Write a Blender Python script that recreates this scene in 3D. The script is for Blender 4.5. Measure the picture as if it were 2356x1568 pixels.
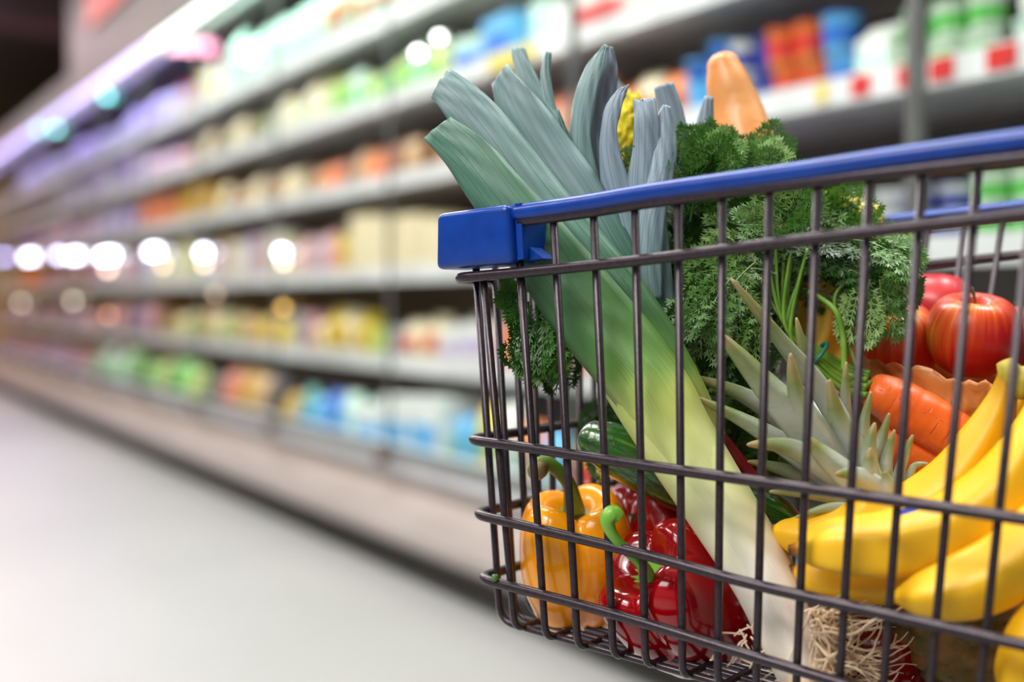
import bpy, math, random
from mathutils import Vector, Matrix, noise
R = math.radians
for o in list(bpy.data.objects): bpy.data.objects.remove(o)
SC = bpy.context.scene
COL = SC.collection
F = 45.0/36.0*2356.0            # focal length in pixels
CX, CY = 1178.0, 784.0
PITCH = math.atan(94.0/F)
CAM = Vector((0, 0, 0.90))
# ------------------------------------------------------------------ camera
cd = bpy.data.cameras.new('camera'); cam = bpy.data.objects.new('camera', cd); COL.objects.link(cam)
cam.location = CAM; cam.rotation_euler = (R(90)-PITCH, 0, 0)
cd.lens = 45; cd.sensor_width = 36; cd.clip_start = 0.02; cd.clip_end = 100
cd.dof.use_dof = True; cd.dof.focus_distance = 0.95; cd.dof.aperture_fstop = 2.1; cd.dof.aperture_blades = 0
SC.camera = cam
# ------------------------------------------------------------------ world, view, lights
w = bpy.data.worlds.new('world'); SC.world = w; w.use_nodes = True
w.node_tree.nodes['Background'].inputs[0].default_value = (0.85, 0.9, 1.0, 1)
w.node_tree.nodes['Background'].inputs[1].default_value = 0.22
SC.view_settings.view_transform = 'Standard'; SC.view_settings.look = 'None'
SC.view_settings.exposure = 0.36; SC.view_settings.gamma = 1; SC.view_settings.use_curve_mapping = False
# row of the fridges: base line, along it (DV), into it (IN)
O0 = Vector((-0.207, 3.83, 0)); DV = Vector((-0.488, 0.873, 0)); IN = Vector((0.873, 0.488, 0))
FANG = math.atan2(DV.y, DV.x)
def FR(s, e, z): return O0 + DV*s + IN*e + Vector((0, 0, z))
def area(name, loc, sx, sy, power, color=(1,1,1), target=None, rz=0):
    l = bpy.data.lights.new(name, 'AREA'); l.shape = 'RECTANGLE'; l.size = sx; l.size_y = sy; l.energy = power; l.color = color
    o = bpy.data.objects.new(name, l); COL.objects.link(o); o.location = loc
    if target is not None:
        o.rotation_euler = (Vector(target)-Vector(loc)).to_track_quat('-Z', 'Y').to_euler()
    else: o.rotation_euler = (0, 0, rz)
    return o
CEIL = [(-1.6, -1.15), (1.4, -1.15), (4.6, -1.15), (8.2, -1.15), (11.5, -1.15), (-3.4, -3.4), (-0.5, -3.6), (3.0, -3.6), (14.6, -0.8)]  # last entry added to brighten the yellow far wall
for s, e in CEIL:
    p = FR(s, e, 3.30); area('ceiling_light_source', p, 2.0, 0.5, 55, (1.0, 0.97, 0.93), rz=FANG)
for s in (-1.6, 0.0, 1.6, 3.4, 5.4, 8.0): area('shelf_fill_source', FR(s, -1.15, 3.40), .5, .3, 55, (1.0, 0.97, 0.95), target=FR(s, .3, 1.0))  # fill lights added to brighten the shelves
area('fill_light_source', (-1.3, -0.75, 2.5), 1.8, 1.3, 46, (1.0, 0.97, 0.94), target=(0.25, 1.0, 0.8))  # soft frontal fill added behind the camera, not a track fixture
area('fill_light_source', (1.0, 1.1, 2.9), 0.7, 0.5, 26, (1.0, 0.98, 0.95), target=(0.25, 1.0, 0.8))  # unseen second fill aimed at the groceries

# ------------------------------------------------------------------ helpers
def U(px, py, d):
    r = Vector((1, 0, 0)); u = Vector((0, math.sin(PITCH), math.cos(PITCH))); f = Vector((0, math.cos(PITCH), -math.sin(PITCH)))
    return CAM + d*(r*((px-CX)/F) + u*((CY-py)/F) + f)
def RAY(px, py): return (U(px, py, 1)-CAM)
def hitplane(px, py, p0, n):
    d = RAY(px, py); return CAM + d*((p0-CAM).dot(n)/d.dot(n))
def lin(c):
    return tuple(((x/255)/12.92 if x/255 <= .04045 else ((x/255+.055)/1.055)**2.4) for x in c)+(1,)
def lerp(a, b, t): return a+(b-a)*t
def spline(P, n):
    """Catmull-Rom through tuples; n samples per segment"""
    out = []; m = len(P); k = len(P[0])
    for i in range(m-1):
        p0 = P[max(i-1, 0)]; p1 = P[i]; p2 = P[i+1]; p3 = P[min(i+2, m-1)]
        for j in range(n):
            t = j/n
            out.append(tuple(.5*((2*p1[q])+(-p0[q]+p2[q])*t+(2*p0[q]-5*p1[q]+4*p2[q]-p3[q])*t*t+(-p0[q]+3*p1[q]-3*p2[q]+p3[q])*t**3) for q in range(k)))
    out.append(tuple(P[-1])); return out
class MB:
    def __init__(s): s.v = []; s.f = []; s.uv = []     # uv per vertex
    def add(s, vs, fs, uvs=None):
        b = len(s.v); s.v += [Vector(v) for v in vs]; s.f += [tuple(i+b for i in f) for f in fs]
        s.uv += uvs if uvs else [(0, 0)]*len(vs)
    def box(s, c, hx, hy, hz, ax=None, ay=None, az=None):
        c = Vector(c); ax = ax or Vector((1,0,0)); ay = ay or Vector((0,1,0)); az = az or Vector((0,0,1))
        vs = [c+ax*(hx*i)+ay*(hy*j)+az*(hz*k) for i in (-1,1) for j in (-1,1) for k in (-1,1)]
        s.add(vs, [(0,1,3,2),(4,6,7,5),(0,4,5,1),(2,3,7,6),(0,2,6,4),(1,5,7,3)])
    def grid(s, rows, closed=False, uvs=None, cap0=False, cap1=False):
        n = len(rows[0]); m = len(rows); fs = []
        for i in range(m-1):
            for j in range(n if closed else n-1):
                fs.append((i*n+j, i*n+(j+1) % n, (i+1)*n+(j+1) % n, (i+1)*n+j))
        if cap0: fs.append(tuple(reversed(range(n))))
        if cap1: fs.append(tuple((m-1)*n+j for j in range(n)))
        s.add([p for r in rows for p in r], fs, [u for r in uvs for u in r] if uvs else None)
    def tube(s, pts, rad, n=8, cap=True, vv=None, shape=None, roundcap=0):
        pts = [Vector(p) for p in pts]
        if not isinstance(rad, (list, tuple)): rad = [rad]*len(pts)
        rad = list(rad)
        rows = []; uvs = []
        T = []
        for i in range(len(pts)):
            a = pts[max(i-1, 0)]; b = pts[min(i+1, len(pts)-1)]; T.append((b-a).normalized())
        up = Vector((0, 0, 1)) if abs(T[0].z) < .9 else Vector((1, 0, 0))
        X = T[0].cross(up).normalized()
        for i, p in enumerate(pts):
            X = (X-T[i]*X.dot(T[i])).normalized(); Y = T[i].cross(X)
            row = []; uvr = []
            for j in range(n):
                a = 2*math.pi*j/n; k = shape(a, i/(len(pts)-1)) if shape else 1
                row.append(p+(X*math.cos(a)+Y*math.sin(a))*rad[i]*k); uvr.append((j/n, vv[i] if vv else i/(len(pts)-1)))
            rows.append(row); uvs.append(uvr)
        s.grid(rows, True, uvs, cap, cap)
def uvlayer(me, mb):
    ul = me.uv_layers.new(name='UVMap'); li = [0]*len(me.loops); me.loops.foreach_get('vertex_index', li)
    flat = []
    for i in li: flat += mb.uv[i]
    ul.data.foreach_set('uv', flat)
def worldorg(o):
    p = Vector((0,0,0))
    while o: p += o.location; o = o.parent
    return p
def build(name, mb, mat, parent=None, smooth=True, origin=None, sub=0, solid=0, bevel=0):
    me = bpy.data.meshes.new(name)
    if parent: org = worldorg(parent)
    elif origin is not None: org = Vector(origin)
    else:
        n = len(mb.v); org = Vector((sum(v.x for v in mb.v)/n, sum(v.y for v in mb.v)/n, min(v.z for v in mb.v)))
    me.from_pydata([v-org for v in mb.v], [], mb.f); uvlayer(me, mb)
    me.materials.append(mat); me.update()
    if smooth: me.polygons.foreach_set('use_smooth', [True]*len(me.polygons))
    o = bpy.data.objects.new(name, me); COL.objects.link(o)
    if parent: o.parent = parent
    else: o.location = org
    if solid: m = o.modifiers.new('solidify', 'SOLIDIFY'); m.thickness = solid; m.offset = 0
    if bevel: m = o.modifiers.new('bevel', 'BEVEL'); m.width = bevel; m.segments = 3
    if sub: m = o.modifiers.new('subd', 'SUBSURF'); m.levels = sub; m.render_levels = sub
    return o
def thing(name, loc, label, cat, group=None):
    o = bpy.data.objects.new(name, None); COL.objects.link(o); o.location = loc; o.empty_display_size = .05
    return tag(o, label, cat, group)
def tag(o, label=None, cat=None, group=None, kind=None):
    if label: o['label'] = label
    if cat: o['category'] = cat
    if group: o['group'] = group
    if kind: o['kind'] = kind
    return o
# ------------------------------------------------------------------ materials
def newmat(name):
    m = bpy.data.materials.new(name); m.use_nodes = True; nt = m.node_tree
    return m, nt, nt.nodes['Principled BSDF']
def N(nt, t, **kw):
    n = nt.nodes.new(t)
    for k, v in kw.items():
        if k in n.inputs: n.inputs[k].default_value = v
        else: setattr(n, k, v)
    return n
def mapped(nt, src='Object', scale=(1,1,1)):
    tc = N(nt, 'ShaderNodeTexCoord'); mp = N(nt, 'ShaderNodeMapping'); mp.inputs['Scale'].default_value = scale
    nt.links.new(tc.outputs[src], mp.inputs[0]); return mp.outputs[0]
def ramp(nt, fac, stops):
    r = N(nt, 'ShaderNodeValToRGB'); e = r.color_ramp.elements
    while len(e) < len(stops): e.new(.5)
    for el, (p, c) in zip(e, stops): el.position = p; el.color = c
    nt.links.new(fac, r.inputs[0]); return r.outputs[0]
def mat(name, c1, c2=None, rough=.5, metal=0, scale=10, src='Object', stretch=(1,1,1), bump=0, bscale=None, coat=0, sss=0, spec=.5, detail=3, lo=.35, hi=.65, trans=0):
    m, nt, p = newmat(name)
    p.inputs['Roughness'].default_value = rough; p.inputs['Metallic'].default_value = metal
    p.inputs['Coat Weight'].default_value = coat; p.inputs['Specular IOR Level'].default_value = spec
    p.inputs['Coat Roughness'].default_value = .08
    if sss:
        p.inputs['Subsurface Weight'].default_value = sss; p.inputs['Subsurface Scale'].default_value = .012; p.inputs['Subsurface Radius'].default_value = (1,.6,.3)
    vec = mapped(nt, src, stretch)
    nz = N(nt, 'ShaderNodeTexNoise', Scale=scale, Detail=detail); nt.links.new(vec, nz.inputs['Vector'])
    c2 = c2 or tuple(min(255, x*.9) for x in c1)
    nt.links.new(ramp(nt, nz.outputs['Fac'], [(lo, lin(c1)), (hi, lin(c2))]), p.inputs['Base Color'])
    if bump:
        nb = N(nt, 'ShaderNodeTexNoise', Scale=bscale or scale*3, Detail=3); nt.links.new(vec, nb.inputs['Vector'])
        b = N(nt, 'ShaderNodeBump', Strength=bump, Distance=.002); nt.links.new(nb.outputs['Fac'], b.inputs['Height']); nt.links.new(b.outputs[0], p.inputs['Normal'])
    return m
def emis(name, c, st):
    m, nt, p = newmat(name); p.inputs['Base Color'].default_value = lin(c); p.inputs['Emission Color'].default_value = lin(c); p.inputs['Emission Strength'].default_value = st; return m
M = {}
M['wire'] = mat('wire_steel', (50,42,48), (62,52,58), rough=.3, metal=.45, scale=300, bump=.05)
M['blue'] = mat('blue_plastic', (0,58,148), (0,50,134), rough=.32, scale=60, coat=.12, spec=.4)
M['floor'] = mat('floor_vinyl', (152,152,150), (140,141,139), rough=.42, scale=.5, spec=.4)
M['panel'] = mat('fridge_panel', (196,184,178), (184,172,166), rough=.35, metal=.25, scale=2, stretch=(1,1,6))
M['kick'] = mat('kick_plate', (38,34,30), rough=.6, scale=4)
M['shelf'] = mat('shelf_enamel', (230,227,230), rough=.4, scale=5)
M['inner'] = mat('fridge_lining', (112,98,90), (92,82,78), rough=.6, scale=3)
M['dark'] = mat('dark_panel', (52,46,44), rough=.6, scale=3)
M['header'] = mat('header_panel', (74,64,58), (62,54,50), rough=.55, scale=2)
M['ceiling'] = mat('ceiling_paint', (46,42,40), rough=.8, scale=2)
M['yellowwall'] = mat('yellow_wall_paint', (236,180,10), (220,164,8), rough=.8, scale=2)
M['frame'] = mat('door_frame', (110,112,110), rough=.35, metal=.4, scale=10)
M['chrome'] = mat('caster_metal', (150,150,152), rough=.25, metal=1, scale=20)
M['rubber'] = mat('caster_rubber', (40,40,42), rough=.7, scale=50)
# glass
m, nt, p = newmat('door_glass'); nt.nodes.remove(p)
tr = N(nt, 'ShaderNodeBsdfTransparent'); tr.inputs[0].default_value = (.94,.96,.95,1); gl = N(nt, 'ShaderNodeBsdfGlossy'); gl.inputs['Roughness'].default_value = .03
fr = N(nt, 'ShaderNodeFresnel', IOR=1.35); mx = N(nt, 'ShaderNodeMixShader')
ge = N(nt, 'ShaderNodeNewGeometry'); iv = N(nt, 'ShaderNodeMath', operation='SUBTRACT'); iv.inputs[0].default_value = 1; nt.links.new(ge.outputs['Backfacing'], iv.inputs[1]); ml = N(nt, 'ShaderNodeMath', operation='MULTIPLY'); nt.links.new(fr.outputs[0], ml.inputs[0]); nt.links.new(iv.outputs[0], ml.inputs[1])
nt.links.new(ml.outputs[0], mx.inputs[0]); nt.links.new(tr.outputs[0], mx.inputs[1]); nt.links.new(gl.outputs[0], mx.inputs[2]); nt.links.new(mx.outputs[0], nt.nodes['Material Output'].inputs[0]); M['glass'] = m

# ------------------------------------------------------------------ the setting
def quad(name, pts, matl, label=None):
    mb = MB(); mb.add(pts, [(0,1,2,3)]); o = build(name, mb, matl, smooth=False, origin=(0,0,0)); tag(o, kind='structure'); return o
def slab(name, c, hx, hy, hz, matl, ax=None, ay=None):
    mb = MB(); mb.box(c, hx, hy, hz, ax, ay); o = build(name, mb, matl, smooth=False); tag(o, kind='structure'); return o
slab('floor', FR(5, -2, -.05), 16, 8, .05, M['floor'], DV, IN)
slab('ceiling', FR(5, -2, 3.5), 16, 8, .05, M['ceiling'], DV, IN)
slab('wall_back', FR(5, 1.3, 1.72), 16, .05, 1.74, M['header'], DV, IN)
slab('wall_far', FR(17.5, -2, 1.72), .05, 8, 1.74, M['yellowwall'], DV, IN)
for s, e in CEIL:
    t = thing('ceiling_light', FR(s, e, 3.32), 'long ceiling light panel hung over the supermarket aisle', 'light', 'ceiling lights over the aisle')
    mb = MB(); mb.box(FR(s, e, 3.385), 1.03, .28, .055, DV, IN); build('housing', mb, M['shelf'], t, False)

# ------------------------------------------------------------------ fridge row
def s_of(px, e):
    t = (px-CX)/F; O = O0+IN*e; return (O.x-t*O.y)/(.488+.873*t)
SA, SB, DOORW = -3.6, 13.4, 1.1
H = {'A': 1.86, 'B': 1.575, 'D': 1.29, 'E': .963, 'F': .65}
ES = .15                        # shelf fronts lie this far behind the base line
fr_ = thing('display_fridge', FR(4.9, .3, 0), 'long glass-door supermarket fridge with lit shelves and beige lower panel', 'fridge')
L2 = (SB-SA)/2; SM = (SA+SB)/2
mb = MB(); mb.box(FR(SM, .12, .05), L2, .06, .05, DV, IN); build('kick_plate', mb, M['kick'], fr_, False)
mb = MB()
prof = [(.02,.10),(-.02,.13),(-.035,.17),(-.03,.25),(-.005,.31),(.0,.335),(.02,.352),(.62,.352),(.62,.10)]
for e, z in prof: pass
mb.grid([[FR(SA, e, z) for e, z in prof], [FR(SB, e, z) for e, z in prof]], True, None, True, True)
build('lower_panel', mb, M['panel'], fr_, False)
mb = MB(); mb.box(FR(SM, .66, 1.25), L2, .03, .95, DV, IN); build('back_panel', mb, M['inner'], fr_, False)
mb = MB(); mb.box(FR(SM, .33, 2.36), L2, .35, .09, DV, IN); build('canopy', mb, M['header'], fr_, False)
mb = MB(); mb.box(FR(SM, .0, .392), L2, .02, .040, DV, IN); build('door_sill', mb, mat('white_sill', (240,240,244), rough=.35), fr_, False)
for k, h in H.items():
    mb = MB(); mb.box(FR(SM, ES+.22, h+.026), L2, .22, .008, DV, IN); sh = build('shelf', mb, M['shelf'], fr_, False)
    mb = MB(); mb.box(FR(SM, ES-.006, h+.028), L2, .006, .028, DV, IN); build('price_rail', mb, M['shelf'], sh, False)
s0 = -1.88-DOORW
for k in range(16):
    a = s0+k*DOORW; b = a+DOORW-.006; c = (a+b)/2
    mb = MB(); mb.box(FR(c, -.035, 1.30), (b-a)/2-.018, .004, .87, DV, IN)
    g = build('door', mb, M['glass'], fr_, False)
    mb = MB()
    for z in (.42, 2.19): mb.box(FR(c, -.035, z), (b-a)/2, .014, .014, DV, IN)
    for q in (a+.004, b-.004): mb.box(FR(q, -.035, 1.305), .006 if (k == 1 and q < c) or (k == 0 and q > c) else .002, .012 if k < 2 else .004, .88, DV, IN)
    build('door_frame', mb, M['frame'], g, False)
    mb = MB(); mb.box(FR(a, -.06, .405), .022, .016, .025, DV, IN); build('door_hinge', mb, mat('hinge_brown', (96,70,60), rough=.5), g, False)
mb = MB(); mb.box(FR((SA+5.9)/2, .1, 2.93), (5.9-SA)/2, .10, .47, DV, IN); o = build('wall_header', mb, M['header'], None, False); tag(o, kind='structure')
sx0, sx1 = s_of(345, -.02), s_of(212, -.02)
mb = MB(); mb.box(FR((sx0+sx1)/2, -.02, 2.86), (sx1-sx0)/2, .012, .22, DV, IN); o = build('red_sign', mb, mat('sign_red', (200,50,34), (150,60,44), rough=.5, scale=3), None, False); tag(o, 'blurred red sign on the wall above the fridge, top left', 'sign')
# light strips under the canopy
for k in range(7):
    a = 3.35+(k-3)*2.3; b = a+2.295; c = (a+b)/2
    col = (226,255,242) if a < 3.3 else (196,186,255)
    mb = MB(); mb.tube([FR(a, .0, 2.235), FR(b, .0, 2.235)], .042, 8); build('light_tube', mb, emis('tube_glow%d' % k, col, 2.4 if a < 3.3 else 1.7), fr_)
    area('fridge_row_light_source', FR(c, .10, 2.255), 2.2, .08, 10, lin(col)[:3], target=FR(c, .5, 1.0))
# unseen pink light, added to tint the far left end of the row
area('fridge_row_light_source', FR(9.6, -.6, 3.42), 3.0, .3, 90, (1, .42, .6), target=FR(9.2, -.5, 0))

# ------------------------------------------------------------------ products
C = dict(mint=(206,238,222), white=(236,236,232), cream=(240,222,184), green=(96,196,84), lime=(196,214,116), yellow=(238,206,48), gold=(206,160,48),
    blue=(34,104,204), sky=(96,176,232), navy=(36,52,150), red=(216,44,40), orange=(238,122,44), pink=(232,166,178), purple=(150,128,192), lilac=(200,180,222),
    brown=(112,66,34), tan=(206,164,120), teal=(96,176,168), grey=(170,170,174), black=(52,50,54), olive=(120,122,52), salmon=(226,130,100))
PM = {}
def pmat(c):
    if c not in PM: PM[c] = mat('pack_'+c, C[c], tuple(min(255, x*.82+20) for x in C[c]), rough=.35, scale=22, lo=.45, hi=.6, detail=1)
    return PM[c]
PROTO = {}
def proto(kind, c, w_, h_, c2):
    """a mesh with its base centre at the origin, front towards -Y"""
    key = (kind, c, round(w_, 3), round(h_, 3), c2)
    if key in PROTO: return PROTO[key]
    parts = []
    a = MB(); d = min(w_*.8, .16)
    if kind == 'pot':
        rr = w_/2
        prf = [(rr*.78,0),(rr*.82,h_*.1),(rr*.9,h_*.5),(rr*.97,h_*.9),(rr*1.03,h_*.92),(rr*1.03,h_*.97)]
        a.grid([[(r*math.cos(t*math.pi/8), r*math.sin(t*math.pi/8), z) for t in range(16)] for r, z in prf], True, None, True, True)
        b = MB(); b.grid([[(r*math.cos(t*math.pi/8), r*math.sin(t*math.pi/8), z) for t in range(16)] for r, z in [(rr*1.06,h_*.955),(rr*1.08,h_*.97),(rr*1.06,h_)]], True, None, True, True)
        parts = [('pot', a, c), ('lid', b, c2 or 'white')]
        lb = MB(); lb.grid([[(r*1.012*math.cos(t*math.pi/8), r*1.012*math.sin(t*math.pi/8), z) for t in range(16)] for r, z in [(rr*.85,h_*.25),(rr*.93,h_*.68)]], True)
        if c2: parts.append(('label', lb, c2))
    elif kind == 'bottle':
        rr = w_/2
        prf = [(rr*.9,0),(rr,h_*.04),(rr,h_*.55),(rr*.85,h_*.68),(rr*.4,h_*.82),(rr*.36,h_*.9)]
        a.grid([[(r*math.cos(t*math.pi/6), r*math.sin(t*math.pi/6), z) for t in range(12)] for r, z in prf], True, None, True, True)
        b = MB(); b.grid([[(r*math.cos(t*math.pi/6), r*math.sin(t*math.pi/6), z) for t in range(12)] for r, z in [(rr*.42,h_*.89),(rr*.42,h_)]], True, None, True, True)
        parts = [('bottle', a, c), ('cap', b, c2 or 'white')]
    elif kind == 'bag':
        rows = []
        for i in range(9):
            t = i/8; row = []
            for j in range(14):
                an = 2*math.pi*j/14; sx = math.copysign(abs(math.cos(an))**.6, math.cos(an)); sy = math.sin(an)
                wk = .5*(1-.12*(2*t-1)**2); dk = .5*(1-t**4)*(1-(1-t)**6*.5)+.02
                row.append((sx*w_*wk+.004*math.sin(9*t+j), sy*d*dk, t*h_))
            rows.append(row)
        a.grid(rows, True, None, True, True); parts = [('bag', a, c)]
        b = MB(); b.box((0, -d*.46, h_*.45), w_*.28, .006, h_*.16)
        if c2: parts.append(('label', b, c2))
    elif kind == 'carton':
        hw, hd = w_/2, d/2; vs = [(-hw,-hd,0),(hw,-hd,0),(hw,hd,0),(-hw,hd,0),(-hw,-hd,h_*.78),(hw,-hd,h_*.78),(hw,hd,h_*.78),(-hw,hd,h_*.78),(-hw,0,h_*.95),(hw,0,h_*.95)]
        a.add(vs, [(3,2,1,0),(0,1,5,4),(1,2,6,9,5),(2,3,7,6),(3,0,4,8,7),(4,5,9,8),(6,7,8,9)]); a.box((0,0,h_*.975), hw, .003, h_*.025)
        parts = [('carton', a, c)]; b = MB(); b.box((0,-hd,h_*.4), hw*.99, .002, h_*.16)
        if c2: parts.append(('label', b, c2))
    else:
        a.box((0,0,h_/2), w_/2, d/2, h_/2); parts = [('box', a, c)]
        b = MB(); b.box((0,-d/2,h_*.45), w_*.42, .002, h_*.2)
        if c2: parts.append(('label', b, c2))
    out = []
    for nm, mbb, cc in parts:
        me = bpy.data.meshes.new('product_'+nm); me.from_pydata([tuple(v) for v in mbb.v], [], mbb.f); me.materials.append(pmat(cc)); me.update()
        if kind in ('pot','bottle','bag') and nm != 'label': me.polygons.foreach_set('use_smooth', [True]*len(me.polygons))
        out.append((nm, me))
    PROTO[key] = out; return out
NM = {'pot': ('yogurt_pot','pot'), 'bottle': ('drink_bottle','bottle'), 'bag': ('food_bag','bag'), 'carton': ('drink_carton','carton'), 'box': ('food_box','box')}
SHN = {'A': 'the highest fridge shelf', 'B': 'the second highest fridge shelf', 'D': 'the third highest fridge shelf', 'E': 'the second lowest fridge shelf', 'F': 'the lowest fridge shelf', 'G': 'the fridge floor'}
def place(px):
    return ('at the far left' if px < 210 else 'left of the door lamps' if px < 420 else 'left of the photo centre' if px < 700 else 'left of the leeks' if px < 1000 else 'just beside the leek tips' if px < 1250 else 'behind the leeks' if px < 1580 else 'behind the baguette' if px < 1800 else 'above the blue cart rail')
seen = {}; rnd = random.Random(4); nprod = 0
def row(sh, x0, x1, kind, cols, w_, h_, c2=None, stack=1, words=None):
    """fills the shelf from pixel column x0 to x1 with packs of the given colours"""
    global nprod
    e = ES+.09 if sh != 'G' else .16
    z = H[sh]+.034 if sh != 'G' else .353
    sa = s_of(x1, e); sb = s_of(x0, e); s = sa+w_/2; i = 0
    while s < sb:
        c = cols[i % len(cols)]; i += 1
        for q in range(stack):
            nm, cat = NM[kind]
            lab = '%s %s%s on %s, %s' % (words or ('blurred '+c), cat, ' stacked' if stack > 1 else '', SHN[sh], place((x0+x1)/2))
            t = bpy.data.objects.new(nm, None); COL.objects.link(t); t.empty_display_size = .03
            jit = rnd.uniform(-.012, .012)
            t.location = FR(s, e+jit, z+q*h_*1.0); t.rotation_euler = (0, 0, FANG+R(180)+rnd.uniform(-.08, .08))
            t.scale = (1, 1, rnd.uniform(.78, 1.12) if stack == 1 else 1)
            tag(t, lab, cat, lab[len('blurred '):] if lab.startswith('blurred') else lab)
            for pn, me in proto(kind, c, w_, h_, c2):
                o = bpy.data.objects.new(pn, me); COL.objects.link(o); o.parent = t
            nprod += 1
        s += w_*1.06
# shelf A
row('A', 300, 420, 'bag', ['white','lilac'], .18, .22); row('A', 430, 540, 'bottle', ['white','pink','yellow'], .09, .24, 'red')
row('A', 560, 760, 'bag', ['mint'], .19, .29, 'white'); row('A', 770, 1010, 'bag', ['mint','white'], .15, .29, 'orange')
row('A', 60, 280, 'bag', ['grey','lilac'], .3, .2)
# shelf B
row('B', 360, 450, 'bag', ['pink','lilac'], .2, .18); row('B', 150, 350, 'box', ['lilac','purple','grey'], .3, .2)
row('B', 460, 640, 'bag', ['olive','brown','cream'], .17, .18)
row('B', 650, 790, 'bag', ['lime','cream'], .15, .2, 'white'); row('B', 800, 1040, 'bag', ['lime','mint'], .13, .17, 'green')
row('B', 1055, 1085, 'box', ['gold'], .07, .12, 'yellow'); row('B', 1095, 1240, 'box', ['sky','mint'], .2, .13, 'blue'); row('B', 1250, 1330, 'carton', ['white','mint'], .1, .2)
row('B', 1335, 1480, 'box', ['white'], .13, .13, 'red', words='white-and-red'); row('B', 1490, 1640, 'bag', ['pink','cream'], .13, .2)
# shelf D
row('D', 0, 90, 'box', ['purple','black'], .3, .2); row('D', 100, 250, 'bag', ['lilac','pink','purple'], .28, .2)
row('D', 260, 350, 'bag', ['lilac','navy'], .22, .18); row('D', 355, 430, 'box', ['salmon'], .25, .18, 'orange'); row('D', 435, 520, 'box', ['gold','tan'], .13, .18)
row('D', 530, 700, 'bag', ['cream','tan','brown'], .15, .15); row('D', 710, 980, 'bag', ['tan','brown','salmon','orange'], .11, .15)
row('D', 990, 1230, 'box', ['tan','brown','pink','lilac'], .11, .13); row('D', 1240, 1420, 'bag', ['orange','brown','salmon'], .1, .17, 'cream')
row('D', 1430, 1600, 'bag', ['orange','cream'], .105, .14, 'red'); row('D', 1605, 1700, 'pot', ['blue'], .095, .19, 'sky', words='large blue')
row('D', 1705, 1790, 'pot', ['navy','white'], .07, .085, 'navy', 2, words='small navy-and-white'); row('D', 1800, 1900, 'pot', ['orange'], .08, .085, 'red', 2, words='orange-and-red')
row('D', 1905, 1975, 'pot', ['sky'], .085, .085, 'blue', 2, words='sky-blue'); row('D', 1985, 2080, 'carton', ['white'], .09, .15, 'mint', words='tall white'); row('D', 2090, 2300, 'pot', ['white'], .075, .07, 'green', 2, words='white-and-green')
row('D', 2310, 2420, 'pot', ['mint'], .075, .07, 'white', 2, words='mint-and-white')
# shelf E
row('E', 0, 70, 'box', ['grey','tan'], .3, .2); row('E', 75, 120, 'box', ['orange'], .4, .2); row('E', 125, 250, 'bag', ['purple','salmon','black'], .3, .2)
row('E', 255, 360, 'bag', ['lilac','grey','pink'], .2, .2); row('E', 365, 500, 'box', ['white','lime','cream'], .16, .22); row('E', 510, 700, 'box', ['cream','white','tan','lilac'], .14, .2)
row('E', 710, 790, 'bag', ['pink','grey'], .12, .18); row('E', 795, 860, 'box', ['yellow'], .12, .19, 'gold', words='yellow'); row('E', 870, 1080, 'box', ['cream'], .2, .2, 'cream', words='large cream')
row('E', 1090, 1250, 'box', ['tan','gold','cream'], .13, .18); row('E', 1260, 1880, 'pot', ['white','pink','grey'], .12, .12, 'lilac')
row('E', 1885, 2090, 'pot', ['white'], .085, .062, 'grey', 2, words='white-lidded'); row('E', 2095, 2240, 'pot', ['white'], .08, .062, 'navy', 2, words='white-and-blue'); row('E', 2250, 2420, 'pot', ['white'], .08, .07, 'green', 2, words='green-banded white')
# shelf F
row('F', 0, 220, 'bag', ['pink','purple','black'], .3, .17); row('F', 230, 400, 'bag', ['brown','pink','purple'], .24, .18); row('F', 410, 600, 'bag', ['tan','olive','cream'], .2, .16, 'lime')
row('F', 610, 690, 'bag', ['yellow','tan'], .16, .15); row('F', 700, 750, 'box', ['pink','grey'], .12, .15); row('F', 755, 870, 'bag', ['yellow','cream'], .14, .17, 'gold')
row('F', 880, 960, 'box', ['grey','lime'], .14, .12); row('F', 965, 1040, 'bag', ['cream'], .15, .18, 'red', words='cream red-labelled'); row('F', 1050, 1170, 'carton', ['white'], .12, .16, 'lilac'); row('F', 1175, 1420, 'box', ['salmon','lilac','white'], .14, .15)
# floor of the case
row('G', 0, 220, 'box', ['pink','lilac'], .35, .17); row('G', 230, 330, 'bag', ['green','white'], .25, .22); row('G', 340, 480, 'bag', ['lime','green','olive'], .22, .22); row('G', 490, 560, 'bag', ['salmon','black'], .2, .2)
row('G', 570, 700, 'bag', ['gold','black','tan'], .17, .2); row('G', 710, 870, 'bag', ['teal','mint','blue','sky'], .14, .2, 'sky'); row('G', 880, 1060, 'box', ['white'], .22, .22, 'sky', words='large white')
row('G', 1070, 1320, 'bag', ['sky','orange','white','yellow'], .13, .22, 'teal')
row('G', 1330, 1700, 'bag', ['yellow','white','green'], .15, .2, 'red')
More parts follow.
